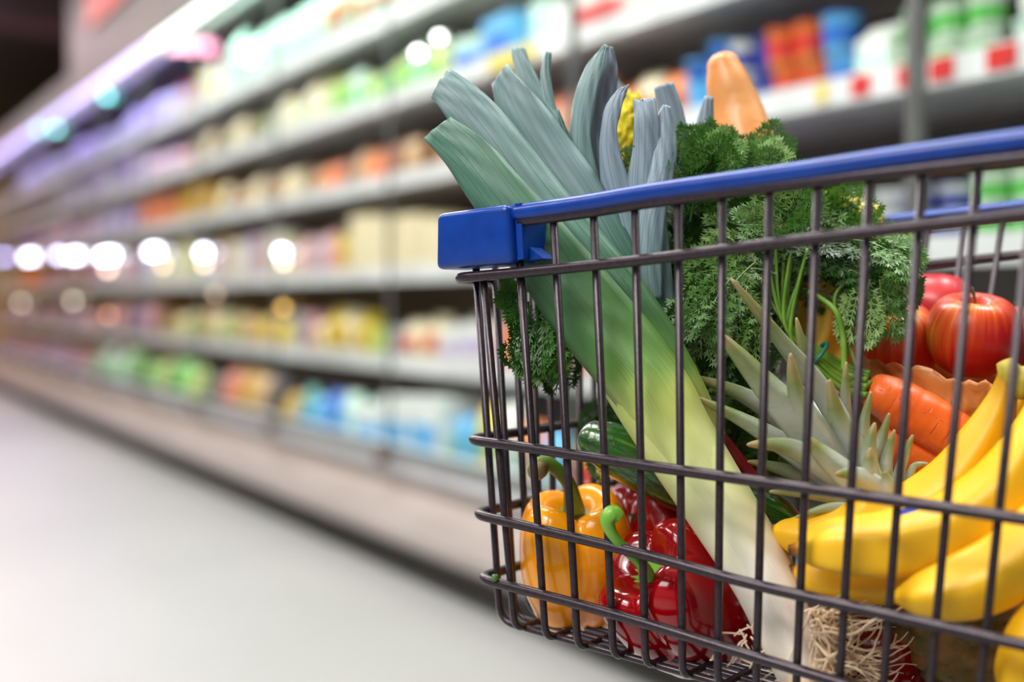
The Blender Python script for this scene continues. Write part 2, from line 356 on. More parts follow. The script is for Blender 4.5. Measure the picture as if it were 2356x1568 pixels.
# price tags on the rails
def ptag(sh, x0, x1, c, label, group=None, zo=.030):
    a = s_of(x1, ES-.015); b = s_of(x0, ES-.015)
    mb = MB(); mb.box(FR((a+b)/2, ES-.014, H[sh]+zo), (b-a)/2, .0015, .020, DV, IN)
    o = build('price_tag', mb, pmat(c), smooth=False); tag(o, label, 'price tag', group)
ptag('D', 1953, 1996, 'red', 'red price tag on the shelf rail, leftmost of the four beside the baguette')
ptag('D', 2058, 2112, 'red', 'red price tag on the shelf rail at the fridge door frame')
ptag('D', 2133, 2186, 'red', 'red price tag on the shelf rail just right of the door frame')
ptag('D', 2262, 2330, 'red', 'largest red price tag, nearest the right edge of the photo')
ptag('D', 1876, 1896, 'yellow', 'narrow yellow price tag on the rail between baguette and red tags')
ptag('B', 1310, 1420, 'red', 'long red strip on the second shelf rail above the leek tips', zo=.075)
ptag('B', 1120, 1230, 'yellow', 'yellow price strip on the second shelf rail above the cut leek tips')
# added glowing bulbs standing in for reflections and highlights on the fridge
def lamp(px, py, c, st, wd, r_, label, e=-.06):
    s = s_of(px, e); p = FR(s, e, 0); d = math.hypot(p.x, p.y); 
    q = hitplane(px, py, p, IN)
    t = thing('door_glint', q+Vector((0,0,-.02)), label, 'lamp')
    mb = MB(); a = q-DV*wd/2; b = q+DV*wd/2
    mb.tube([a-DV*r_*.7, a, b, b+DV*r_*.7], [r_*.6, r_, r_, r_*.6], 10); build('glow_body', mb, emis('glint_glow', c, st*.6 if st > 9 else st), t)
    mb = MB(); mb.box(q+IN*(r_*1.2+.003), wd/2+.012, .004, r_*1.6, DV, IN); build('glint_base', mb, M['frame'], t, False)
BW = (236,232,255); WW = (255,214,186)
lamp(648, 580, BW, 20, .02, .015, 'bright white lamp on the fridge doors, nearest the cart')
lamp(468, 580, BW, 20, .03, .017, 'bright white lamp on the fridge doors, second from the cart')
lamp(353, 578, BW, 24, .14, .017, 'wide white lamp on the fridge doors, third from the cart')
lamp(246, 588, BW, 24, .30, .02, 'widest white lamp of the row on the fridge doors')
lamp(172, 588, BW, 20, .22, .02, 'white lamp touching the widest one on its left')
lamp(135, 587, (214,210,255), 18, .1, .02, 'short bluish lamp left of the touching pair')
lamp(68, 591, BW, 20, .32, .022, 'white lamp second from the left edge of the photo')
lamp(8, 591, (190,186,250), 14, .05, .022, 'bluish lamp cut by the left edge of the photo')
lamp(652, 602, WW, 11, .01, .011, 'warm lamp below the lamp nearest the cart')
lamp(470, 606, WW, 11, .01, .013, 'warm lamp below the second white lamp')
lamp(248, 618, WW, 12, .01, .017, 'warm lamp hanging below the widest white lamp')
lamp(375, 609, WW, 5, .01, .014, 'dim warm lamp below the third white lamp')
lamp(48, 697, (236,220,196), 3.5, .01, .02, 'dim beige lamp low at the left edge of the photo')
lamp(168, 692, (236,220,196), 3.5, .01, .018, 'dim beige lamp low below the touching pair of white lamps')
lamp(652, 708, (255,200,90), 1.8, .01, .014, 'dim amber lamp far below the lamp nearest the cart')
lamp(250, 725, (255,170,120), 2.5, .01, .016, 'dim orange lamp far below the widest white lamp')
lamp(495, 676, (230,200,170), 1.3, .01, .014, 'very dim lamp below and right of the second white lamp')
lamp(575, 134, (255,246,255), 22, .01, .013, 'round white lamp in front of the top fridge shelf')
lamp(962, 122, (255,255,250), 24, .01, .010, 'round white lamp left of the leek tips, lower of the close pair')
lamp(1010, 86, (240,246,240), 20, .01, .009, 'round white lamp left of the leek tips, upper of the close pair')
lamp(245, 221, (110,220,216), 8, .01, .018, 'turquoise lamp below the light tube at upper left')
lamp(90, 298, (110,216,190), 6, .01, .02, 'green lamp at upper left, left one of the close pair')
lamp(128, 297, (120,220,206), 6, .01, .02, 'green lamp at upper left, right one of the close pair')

# ------------------------------------------------------------------ shopping cart
LV = Vector((-.811, .585, 0)); WV = Vector((.585, .811, 0)); RV = -LV
WID = .42
LEAN = R(8)
C0 = U(1190, 490, .93)
DN = WV*math.sin(LEAN)+Vector((0,0,-1))*math.cos(LEAN)
NN = LV.cross(DN).normalized()
def PN(px, py): return hitplane(px, py, C0, NN)
def MIR(p): return p+WV*(WID-2*(p-C0).dot(WV))
cart = thing('shopping_cart', (C0.x+RV.x*.45+WV.x*.21, C0.y+RV.y*.45+WV.y*.21, 0), 'dark wire shopping cart with blue plastic top rail and corner cap', 'shopping cart')
def wire(name, pts, r_, m_=None, n=10, par=None, spl=0):
    mb = MB(); mb.tube(pts, r_, n); return build(name, mb, m_ or M['wire'], par or cart)
def fillet(P, rad, n=6):
    out = [P[0]]
    for i in range(1, len(P)-1):
        a = (P[i-1]-P[i]); b = (P[i+1]-P[i]); k = min(rad, a.length*.45, b.length*.45); A = P[i]+a.normalized()*k; B = P[i]+b.normalized()*k
        for j in range(n+1):
            t = j/n; out.append(A*(1-t)**2+P[i]*2*t*(1-t)+B*t*t)
    out.append(P[-1]); return out
def onl(pts, L):   # polyline in pixels on the near panel, extended to length
    return [PN(*p) for p in pts]
def ext(P, k): return P+[P[-1]+(P[-1]-P[-2]).normalized()*k]
# rail
rail = [PN(*p) for p in spline([(1196,508),(1350,488),(1500,464),(1800,425),(2080,392),(2356,361)], 6)]; rail = ext(rail, .42)
cov = [PN(*p) for p in spline([(1180,491),(1350,467),(1500,442),(1800,400),(2080,358),(2356,320)], 6)]; cov = ext(cov, .42)
wire('top_rail', rail, .0044); wire('rail_cover', cov, .0063, M['blue'], 14)
mr = [MIR(p) for p in rail]; mc = [MIR(p) for p in cov]
wire('top_rail', mr, .0044); wire('rail_cover', mc, .0063, M['blue'], 14)
# corner caps
def cap(mir):
    mb = MB()
    A = [PN(1021,492), PN(1186,470), PN(1198,606), PN(1019,621)]
    ins = WV*.030; outw = -WV*.010
    vs = [p+outw for p in A]+[p+ins for p in A]
    if mir: vs = [MIR(p) for p in vs]
    mb.add(vs, [(0,1,2,3),(7,6,5,4),(0,4,5,1),(1,5,6,2),(2,6,7,3),(3,7,4,0)])
    o = build('corner_cap', mb, M['blue'], cart, False, bevel=.005)
    for p in o.data.polygons: p.use_smooth = True
    mb = MB(); q = [PN(1190,468), PN(1205,466), PN(1212,596), PN(1196,600)]
    q = [p-WV*.004 for p in q]+[p+WV*.026 for p in q]
    if mir: q = [MIR(p) for p in q]
    mb.add(q, [(0,1,2,3),(7,6,5,4),(0,4,5,1),(1,5,6,2),(2,6,7,3),(3,7,4,0)]); build('cap_lip', mb, M['blue'], o, False, bevel=.001)
    mb = MB(); q = [PN(1208,566), PN(1243,594), PN(1208,598)]; q = [p+WV*.004 for p in q]+[p+WV*.02 for p in q]
    if mir: q = [MIR(p) for p in q]
    mb.add(q, [(0,1,2),(5,4,3),(0,3,4,1),(1,4,5,2),(2,5,3,0)]); build('cap_tab', mb, M['blue'], o, False)
cap(False); cap(True)
# rings
RINGS = [[(1048,640),(1250,622),(1500,596),(1800,558),(2100,522),(2356,492)], [(1079,1010),(1210,1027),(1401,1056),(1680,1096),(2020,1143),(2356,1192)],
         [(1092,1180),(1300,1228),(1500,1277),(1748,1344),(2050,1412),(2356,1480)], [(1103,1327),(1300,1378),(1480,1428),(1656,1482),(1940,1568),(2356,1695)]]
for P in RINGS:
    near = [PN(*p)-WV*.003 for p in P]; near = [Vector(q) for q in spline([tuple(v) for v in near], 6)]; near = ext(near, .42)
    path = list(reversed(near))+[MIR(p) for p in near]
    path = fillet([path[0]]+path[1:], .0, 1) if False else path
    k = len(near)
    a = path[k-1]; b = path[k]; d1 = (path[k-1]-path[k-2]).normalized(); wd = (b-a).normalized(); rr = .016
    path = path[:k-1]; 
    while (path[-1]-a).length < rr: path.pop()
    far = [MIR(p) for p in path][::-1]
    for j in range(9):
        t = j/8; path.append((a-d1*rr)*(1-t)**2+a*2*t*(1-t)+(a+wd*rr)*t*t)
    for j in range(9):
        t = 1-j/8; path.append(MIR((a-d1*rr)*(1-t)**2+a*2*t*(1-t)+(a+wd*rr)*t*t))
    path += far
    wire('basket_ring', path, .0040, n=12)
# side wires: one bent wire down the near side, across the floor, up the far side
FLR = [(1181,1452),(1252,1474),(1326,1496),(1408,1517),(1482,1537),(1567,1562)]
def floorpx(x): return 1452+(x-1181)*.285
TOPX = [1196,1275,1365,1460,1560,1661,1769,1880,2000,2121,2250,2385,2525,2670]
BOTX = [1230,1252+0,1326,1408,1482,1567,1655,1745,1838,1935,2035,2140,2250,2365]
BARS = [((1108,630),(1181,1450)), ((1192,600),(1252,1473)), ((1270,500),(1326,1495)), ((1362,485),(1408,1516)), ((1457,470),(1482,1536)), ((1557,455),(1567,1561)),
        ((1660,440),(1648,1584)), ((1768,425),(1736,1607)), ((1880,410),(1827,1631)), ((2000,398),(1924,1655)), ((2122,384),(2022,1681)), ((2250,370),(2126,1708)), ((2385,356),(2236,1736)), ((2525,342),(2352,1766))]
def topy(x): return 508-(x-1196)*.1267
for (t, b) in BARS:
    tp = PN(*t)+WV*.002; bt = PN(*b)+WV*.002; far = MIR(tp); fb = MIR(bt)
    wire('side_wire', fillet([tp, bt, fb, far], .013, 6), .0029, n=8)
# front wires and the floor wires running back
TA = PN(1058,640)+WV*.002; BA = PN(1124,1437)
TB = MIR(TA); BB = MIR(BA)
fl0 = PN(1181,1456); fl1 = PN(1815,1637); fdir = (fl1-fl0).normalized()
NF = 16
for i in range(NF):
    t = (.02+.38*i/(NF-1))/WID
    # lateral positions are equal distances across, both ends share them
    a = TA.lerp(TB, t); b = BA.lerp(BB, t)
    e_ = b+fdir*.80
    if i in (0,1,2): a = a+(a-b).normalized()*.012
    wire('front_wire', fillet([a, b, e_], .014, 6), .0029, n=8)
# rear gate, handle, chassis and casters (outside the picture)
E = .86
rt = rail[-1]; rb = fl0+fdir*.80; 
for i in range(9):
    t = i/8; wire('rear_wire', [rt.lerp(MIR(rt), t), rb.lerp(MIR(rb), t)], .0029, n=6)
hb = rt+Vector((0,0,.05))+RV*.05
wire('push_handle', [rt, hb, MIR(hb), MIR(rt)], .012, M['blue'], 12)
for sgn in (0, 1):
    f_ = (lambda p: MIR(p)) if sgn else (lambda p: p)
    b0 = fl0+fdir*.42; b1 = fl0+fdir*.78
    g0 = Vector((b0.x, b0.y, .2))+WV*.02; g1 = Vector((b1.x, b1.y, .16))+RV*.05
    wire('chassis_tube', [f_(fillet([b0, g0, g0+LV*.34], .03)[i]) for i in range(len(fillet([b0, g0, g0+LV*.34], .03)))], .011)
    wire('chassis_tube', [f_(b1), f_(g1), f_(g0)], .011)
    for c_ in (g0+LV*.34, g1):
        c_ = f_(c_); w0 = Vector((c_.x, c_.y, .055))
        mb = MB(); mb.tube([w0-WV*.012, w0+WV*.012], .055, 20); cs = build('caster', mb, M['rubber'], cart)
        mb = MB(); mb.box(w0+Vector((0,0,.04))+WV*.018, .015, .002, .055, LV, WV); mb.box(w0+Vector((0,0,.04))-WV*.018, .015, .002, .055, LV, WV); mb.box(w0+Vector((0,0,.095)), .02, .022, .006, LV, WV); build('fork', mb, M['chrome'], cs, False)

# ------------------------------------------------------------------ groceries
def tubething(name, P, matl, label, cat, n=24, seg=6, shape=None, parent=None, vv=None, rnd_end=True, partname=None):
    """P: (px, py, depth, radius px) control points"""
    S = spline(P, seg)
    pts = [U(a, b, c) for a, b, c, r_ in S]; rad = [max(r_, 1)*c/F for a, b, c, r_ in S]
    if rnd_end:   # dome both ends
        for end in (0, -1):
            a = pts[end]; nb = pts[1 if end == 0 else -2]; d = (a-nb).normalized(); r0 = rad[end]
            ad = [(a+d*r0*math.sin(t)*.8, r0*math.cos(t)) for t in (.35, .7, 1.0, 1.25, 1.45)]
            for q, rr in ad:
                if end == 0: pts.insert(0, q); rad.insert(0, rr)
                else: pts.append(q); rad.append(rr)
    mb = MB(); mb.tube(pts, rad, n, True, None, shape)
    o = build(partname or name, mb, matl, parent)
    if label: tag(o, label, cat)
    return o
# ---- bell peppers
def pepper(name, c, R_, Hh, rot, matl, label, lobes=4, seed=0, stem=None, flat=1.0, stemmat=None):
    """c: centre in the world; rot: Matrix 3x3 turning local +Z (stem end) into place"""
    rn = random.Random(seed); ph = rn.uniform(0, 6); lob = [rn.uniform(.90, 1.06) for _ in range(lobes)]; lh = [rn.uniform(-.06, .05) for _ in range(lobes)]
    prof = spline([(.0,.36),(.12,.335),(.24,.37),(.40,.45),(.60,.49),(.79,.45),(.93,.33),(1.0,.15),(.985,-.05),(.91,-.22),(.80,-.36),(.64,-.46),(.46,-.505),(.28,-.48),(.1,-.43),(0,-.42)], 3)
    mb = MB(); rows = []; NA = 72
    for i, (r_, z) in enumerate(prof):
        t = i/(len(prof)-1); rw = []
        for j in range(NA):
            a = 2*math.pi*j/NA+ph; q = (a*lobes/(2*math.pi)) % lobes; li = int(q); fr2 = q-li
            bulge = abs(math.sin(math.pi*fr2))**.55
            grooves = .15+.22*max(0, z) if z > -.2 else .15+.3*abs(z+.2)
            k = (1-grooves*(1-bulge))*lerp(1, lob[li], .7*bulge)
            zz = z*Hh
            if z > .1: zz += Hh*min(1, r_*2)*min(1, (z-.1)*5)*(.13*(bulge-.7)+lh[li]*bulge)
            if z < -.3: zz -= Hh*.05*(bulge-.5)*min(1, r_*2)+0
            n_ = noise.noise(Vector((math.cos(a)*1.3, math.sin(a)*1.3, z*2+seed)))*.05
            rr = r_*R_*k*(1+n_)
            v = Vector((rr*math.cos(a), rr*math.sin(a)*flat, zz)); rw.append(c+rot@v)
        rows.append(rw)
    mb.grid(rows, True)
    t = thing(name, c+Vector((0,0,-Hh/2)), label, 'bell pepper')
    build('flesh', mb, matl, t)
    # calyx and stem
    mb = MB(); rows = []
    for r_, z in ((.0,.385),(.12,.38),(.22,.385),(.30,.40),(.32,.385),(.2,.33)):
        rows.append([c+rot@Vector((R_*r_*(1+.22*math.sin(5*a*2*math.pi/30))*math.cos(2*math.pi*a/30), R_*r_*(1+.22*math.sin(5*a*2*math.pi/30))*math.sin(2*math.pi*a/30), Hh*(z-.02+.02*math.sin(3*a)*(r_>.2)))) for a in range(30)])
    mb.grid(rows, True); cal = build('calyx', mb, stemmat or M['stemgreen'], t)
    if stem:
        S = spline(stem, 6); mb = MB(); mb.tube([U(a, b, d) for a, b, d, r_ in S], [r_*d/F for a, b, d, r_ in S], 14, True, None, lambda a, q: 1+.06*math.sin(5*a)); st = build('stem', mb, stemmat or M['stemgreen'], t)
    return t
M['stemgreen'] = mat('pepper_stem', (74,104,28), (104,132,40), rough=.45, scale=40, bump=.2)
M['stemlight'] = mat('pepper_stem_fresh', (92,150,40), (120,176,60), rough=.35, scale=40)
M['yellowpep'] = mat('yellow_pepper_skin', (252,160,0), (247,140,0), rough=.22, scale=14, coat=.3, sss=0)
M['redpep'] = mat('red_pepper_skin', (160,2,12), (128,0,10), rough=.16, scale=14, coat=.4, sss=.05)
def rotto(d, spin=0):
    return (Vector(d).normalized().to_track_quat('Z', 'Y').to_matrix()) @ Matrix.Rotation(spin, 3, 'Z')
yp = pepper('yellow_bell_pepper', U(1328, 1285, 1.035), .0512, .109, rotto((-.10,-.34,1), .35), M['yellowpep'], 'yellow-orange bell pepper with long curved green stem in the basket corner', 4, 3,
    [(1322,1175,1.02,26),(1312,1120,1.01,17),(1292,1090,1.003,16),(1262,1066,.997,16),(1240,1068,.993,17),(1232,1080,.990,19)])
mb = MB(); mb.tube([U(1242,1078,.992), U(1232,1086,.985), U(1229,1090,.983)], [.0073,.0072,.004], 14); build('stem_end', mb, mat('cut_stem', (168,140,96), (120,96,60), rough=.7, scale=80), yp)
tag(yp.children[-1], 'brown cut end')
rp = pepper('red_bell_pepper', U(1570, 1385, .985), .0555, .112, rotto((-.62,-.40,.62), .5), M['redpep'], 'red bell pepper lying in the basket with pale green stem, beside the yellow pepper', 4, 11,
    [(1490,1330,.935,20),(1478,1300,.93,14),(1440,1265,.925,12),(1408,1228,.92,13),(1398,1195,.918,18),(1412,1180,.918,20),(1428,1190,.918,14)], stemmat=M['stemlight'])
pepper('red_bell_pepper', U(1540, 1250, 1.06), .046, .10, rotto((-.2,.3,1), .2), M['redpep'], 'darker red bell pepper standing behind the one with the pale stem', 4, 5)
pepper('red_bell_pepper', U(2020, 1530, .97), .046, .09, rotto((.3,.2,1), 1.0), M['redpep'], 'red bell pepper showing behind the leek roots under the bananas', 3, 8)

# ---- leeks
def leekmat(name, hue=0):
    m, nt, p = newmat(name); tc = N(nt, 'ShaderNodeTexCoord'); sep = N(nt, 'ShaderNodeSeparateXYZ'); nt.links.new(tc.outputs['UV'], sep.inputs[0])
    mp = N(nt, 'ShaderNodeMapping'); mp.inputs['Scale'].default_value = (95, 1.6, 1); nt.links.new(tc.outputs['UV'], mp.inputs[0])
    nz = N(nt, 'ShaderNodeTexNoise', Scale=1.0, Detail=4, Roughness=.7); nt.links.new(mp.outputs[0], nz.inputs['Vector'])
    nz2 = N(nt, 'ShaderNodeTexNoise', Scale=16.0, Detail=2); nt.links.new(tc.outputs['Object'], nz2.inputs['Vector'])
    ad = N(nt, 'ShaderNodeMath', operation='MULTIPLY_ADD'); nt.links.new(nz.outputs['Fac'], ad.inputs[0]); ad.inputs[1].default_value = .10; nt.links.new(sep.outputs['Y'], ad.inputs[2])
    ad2 = N(nt, 'ShaderNodeMath', operation='MULTIPLY_ADD'); nt.links.new(nz2.outputs['Fac'], ad2.inputs[0]); ad2.inputs[1].default_value = .10; nt.links.new(ad.outputs[0], ad2.inputs[2])
    if hue == 0: st = [(0,(226,200,160)),(.12,(240,226,212)),(.40,(246,236,222)),(.50,(228,232,172)),(.63,(206,220,120)),(.70,(92,136,52)),(.78,(62,112,66)),(.88,(78,124,104)),(1.0,(116,146,146)),]
    else: st = [(0,(226,200,160)),(.3,(236,230,214)),(.5,(184,202,176)),(.66,(150,176,162)),(.8,(128,158,154)),(.92,(124,150,156)),(1.0,(134,152,166))]
    base = ramp(nt, ad2.outputs[0], [(a, lin(c)) for a, c in st])
    st2 = ramp(nt, nz.outputs['Fac'], [(.34, (.50,.58,.56,1)), (.6, (1,1,1,1))])
    mx = N(nt, 'ShaderNodeMixRGB', blend_type='MULTIPLY'); 
    mr = N(nt, 'ShaderNodeMapRange'); mr.inputs[1].default_value = .45; mr.inputs[2].default_value = .75; mr.inputs[3].default_value = .1; mr.inputs[4].default_value = .9
    nt.links.new(sep.outputs['Y'], mr.inputs[0]); nt.links.new(mr.outputs[0], mx.inputs[0]); nt.links.new(base, mx.inputs[1]); nt.links.new(st2, mx.inputs[2]); nt.links.new(mx.outputs[0], p.inputs['Base Color'])
    p.inputs['Roughness'].default_value = .42; p.inputs['Subsurface Weight'].default_value = .08; p.inputs['Subsurface Scale'].default_value = .006
    b = N(nt, 'ShaderNodeBump', Strength=.35, Distance=.0012); nt.links.new(nz.outputs['Fac'], b.inputs['Height']); nt.links.new(b.outputs[0], p.inputs['Normal'])
    return m
M['leek'] = leekmat('leek_green', 0); M['leekb'] = leekmat('leek_blue', 1)
VY = [(100,1.0),(300,.93),(480,.85),(620,.75),(760,.68),(860,.60),(980,.5),(1120,.42),(1300,.30),(1450,.15),(1620,0)]
def vy(y):
    for (a, va), (b, vb) in zip(VY, VY[1:]):
        if y <= b: return va+(vb-va)*max(0, (y-a))/(b-a)
    return 0
def blade(name, P, matl, parent, curl=.5, twist=0, fold=0, seg=6, nx=11, voff=0, th=.0012, notch=0, tipcut=0):
    """P: (px, py, depth, half width px[, local curl]) from base to tip; a ribbon with a curved or folded section facing the camera"""
    P = [p if len(p) == 5 else p+(curl,) for p in P]
    S = spline(P, seg); rows = []; uvs = []; n = len(S); pts = [U(s[0], s[1], s[2]) for s in S]
    for i, s_ in enumerate(S):
        a = pts[max(i-1,0)]; b = pts[min(i+1,n-1)]; T = (b-a).normalized()
        V = (CAM-pts[i]).normalized(); X = T.cross(V).normalized(); 
        tw = twist*(i/(n-1)); X = (Matrix.Rotation(tw, 3, T) @ X); Nn = X.cross(T).normalized()
        hw = max(s_[3], .4)*s_[2]/F; cu = s_[4]; rw = []; ur = []
        for j in range(nx):
            q = 2*j/(nx-1)-1
            if fold: off = -hw*fold*(abs(q)-.5)
            else: off = 0
            off += hw*cu*(math.cos(q*math.pi/2)-.5)
            shift = T*(tipcut*q*hw + (notch*hw*(1-abs(q)) if notch else 0)) if i == n-1 and (tipcut or notch) else Vector((0,0,0))
            wob = .0008*math.sin(i*.9+j*1.7)
            rw.append(pts[i]+X*(q*hw)-(-Nn)*(off+wob)*1.0+shift); ur.append(((q*hw)*9+.5, min(1, max(0, vy(s_[1])+voff*min(1, max(0, (900-s_[1])/500))))))
        rows.append(rw); uvs.append(ur)
    mb = MB(); mb.grid(rows, False, uvs)
    return build(name, mb, matl, parent, solid=th)
leekA = thing('leek', U(1860, 1560, .92), 'large leek slanting across the basket, white stem with frayed roots, green leaves over the corner', 'leek')
STEM = [(1890,1622,.895,58),(1860,1560,.90,66),(1810,1450,.905,69),(1753,1326,.915,74),(1650,1160,.93,79),(1548,1000,.945,84),(1480,890,.955,86),(1440,820,.96,84),(1400,760,.965,70)]
S = spline(STEM, 6); mb = MB(); mb.tube([U(a, b, d) for a, b, d, r_ in S], [r_*d/F for a, b, d, r_ in S], 40, True, [vy(b) for a, b, d, r_ in S]); build('stem', mb, M['leek'], leekA)
# outer sheath, seen split on the stem
blade('leaf', [(1890,1622,.884,58,1.0),(1860,1560,.889,66,1.0),(1810,1450,.893,70,1.0),(1753,1326,.902,75,1.0),(1650,1160,.917,81,1.0),(1553,1005,.925,86,1.0),(1500,905,.925,88,.9),(1420,800,.935,92,.55),(1330,690,.945,90,.35),(1240,570,.955,78,.3),(1150,455,.965,66,.3),(1075,360,.975,55,.25),(1003,295,.985,38,.2)], M['leek'], leekA, twist=-.25, tipcut=-.35, voff=-.13)
blade('leaf', [(1640,1020,.965,36,.5),(1570,910,.94,58,.6),(1480,770,.945,70,.35),(1400,655,.955,68,.3),(1310,545,.965,66,.3),(1215,430,.975,64,.3),(1120,300,.985,58,.3),(1055,225,.99,48,.3),(1012,188,.995,38,.3)], M['leek'], leekA, twist=.2, tipcut=.2, voff=-.03)
blade('leaf', [(1580,880,.965,40,.4),(1500,770,.97,55,.4),(1420,630,.98,68,.35),(1330,470,.99,70,.3),(1250,350,1.0,66,.35),(1190,250,1.005,52,.3),(1150,170,1.01,26,.2)], M['leek'], leekA, twist=-.3, tipcut=.5, voff=.03)
blade('leaf', [(1480,700,.99,30),(1400,540,1.0,38),(1330,410,1.01,36),(1275,310,1.015,32),(1228,220,1.02,28),(1202,150,1.025,20),(1193,112,1.03,15)], M['leek'], leekA, .3, .2, voff=.08)
blade('leaf', [(1440,640,.995,20),(1370,490,1.005,26),(1318,400,1.01,24),(1283,320,1.015,22),(1262,240,1.02,17),(1256,170,1.025,12),(1263,120,1.03,7)], M['leek'], leekA, .5, .4, voff=.02)
blade('leaf', [(1360,520,1.0,15),(1325,400,1.0,14),(1305,330,1.0,11),(1293,290,1.0,7),(1284,252,1.0,1)], M['leek'], leekA, .7, .3, voff=-.08)
leekB = thing('leek', U(1560, 1180, 1.04), 'blue-grey leek standing behind the large leek, leaves around the yellow cauliflower', 'leek')
S = spline([(1640,1180,1.03,52),(1600,1000,1.03,54),(1550,840,1.03,56),(1510,700,1.03,60),(1480,600,1.03,52)], 6); mb = MB(); mb.tube([U(a, b, d) for a, b, d, r_ in S], [r_*d/F for a, b, d, r_ in S], 32, True, [.62+.1*i/len(S) for i in range(len(S))]); build('stem', mb, M['leekb'], leekB)
blade('leaf', [(1450,800,.995,30),(1415,640,.998,44),(1375,520,1.0,44),(1345,420,1.0,34),(1333,320,1.0,26),(1345,220,1.0,26),(1368,155,1.0,22),(1394,104,1.0,4)], M['leek'], leekB, .4, -.6, voff=-.02)
blade('leaf', [(1460,760,1.015,20),(1415,600,1.015,34),(1392,480,1.015,36),(1378,380,1.015,38),(1372,290,1.015,38),(1385,200,1.015,36),(1398,145,1.015,24),(1404,108,1.015,5)], M['leekb'], leekB, .3, .25)
blade('leaf', [(1550,850,.985,30),(1500,720,.985,42),(1462,600,.985,48),(1435,490,.985,42),(1408,390,.985,30),(1400,310,.985,20),(1410,250,.985,19),(1428,215,.985,12),(1447,196,.985,1)], M['leekb'], leekB, .35, -.5)
blade('leaf', [(1545,840,.975,32),(1510,700,.98,44),(1492,560,.98,46),(1484,440,.98,42),(1488,340,.98,32),(1487,270,.98,28),(1482,225,.985,24)], M['leekb'], leekB, .3, .1, notch=-.4)
blade('leaf', [(1500,690,.97,22),(1492,600,.97,32),(1500,500,.972,32),(1520,420,.975,30),(1532,350,.98,28),(1532,290,.985,24),(1534,244,.99,10)], M['leekb'], leekB, .35, .5, voff=.05)
blade('leaf', [(1575,560,1.04,30),(1568,450,1.04,34),(1560,350,1.04,32),(1545,260,1.04,28),(1527,194,1.04,24)], M['leekb'], leekB, .3, .2)
blade('leaf', [(1440,420,1.19,26),(1450,330,1.19,34),(1435,250,1.19,30),(1410,180,1.19,8)], M['leekb'], leekB, .3, .2)
blade('leaf', [(1625,480,1.05,30),(1628,380,1.05,26),(1622,300,1.05,22),(1632,222,1.05,10)], M['leekb'], leekB, .4, .2, voff=.06)
# roots
rr = random.Random(7); mb = MB()
for i in range(230):
    t0 = rr.random(); bx, by = lerp(1865, 1900, t0)+rr.uniform(-20, 30), lerp(1400, 1600, t0); d = rr.uniform(.87, .94)
    an = rr.uniform(-.9, 1.5); ln = rr.uniform(70, 260); P = []; cw = rr.uniform(-1, 1)*.5
    x, y = bx, by; k = 9
    for j in range(k):
        P.append(U(x, y, d)); an += cw*.35*rr.uniform(.2, 1.6)+rr.uniform(-.45, .45); x += math.cos(an)*ln/k; y += math.sin(an)*ln/k*.95+1; d += rr.uniform(-.006, .006)
    P = [Vector(q) for q in spline([tuple(p) for p in P], 2)]
    r0 = rr.uniform(.0007, .0013)
    mb.tube(P, [r0*(1-.6*q/len(P)) for q in range(len(P))], 5)
M['root'] = mat('leek_root', (246,222,192), (230,198,160), rough=.6, scale=60, sss=.1)
for i in range(14):
    x, y, d = 1700+rr.uniform(-20, 70), 1430+rr.uniform(0, 70), .90; P = []; an = rr.uniform(1, 3.4)
    for j in range(6): P.append(U(x, y, d)); an += rr.uniform(-.7, .7); x += math.cos(an)*13; y += math.sin(an)*13
    mb.tube(P, .0007, 5)
tag(build('roots', mb, M['root'], leekA), 'pale tangled hair roots', kind='stuff')
mb = MB(); mb.tube([U(a, b, d) for a, b, d in ((1850,1540,.9),(1885,1600,.893),(1900,1630,.89))], [.021,.0225,.012], 24); build('root_plate', mb, M['root'], leekA)

# ---- yellow cauliflower (crinkled)
def blob(name, c, r3, matl, amp, fr_, seed=0, n=64, parent=None):
    mb = MB(); rows = []
    for i in range(n//2+1):
        th = math.pi*i/(n//2); rw = []
        for j in range(n):
            a = 2*math.pi*j/n; d = Vector((math.sin(th)*math.cos(a), math.sin(th)*math.sin(a), math.cos(th)))
            k = 1+amp*noise.turbulence(d*fr_+Vector((seed,0,0)), 4, True)-amp*.4
            rw.append(Vector(c)+Vector((d.x*r3[0], d.y*r3[1], d.z*r3[2]))*k)
        rows.append(rw)
    mb.grid(rows, True); return build(name, mb, matl, parent)
M['cauli'] = mat('yellow_curd', (222,206,20), (184,160,10), rough=.55, scale=120, bump=.8, bscale=300)
o = blob('cauliflower', U(1440, 315, 1.12), (.022,.022,.036), M['cauli'], .42, 5, 3, 110); tag(o, 'bright yellow crinkled cauliflower peeking out between the blue-grey leek leaves', 'cauliflower')
# ---- baguette
M['crust'] = mat('bread_crust', (212,134,70), (228,160,98), rough=.4, scale=22, bump=.25, bscale=140, spec=.4, coat=.08)
tubething('baguette', [(1664,150,1.13,38),(1676,190,1.13,50),(1697,260,1.13,60),(1722,350,1.12,66),(1748,480,1.11,66),(1768,600,1.10,50)], M['crust'], 'golden baguette standing upright behind the carrot greens', 'baguette', shape=lambda a, q: 1+.03*math.sin(3*a+q*8))
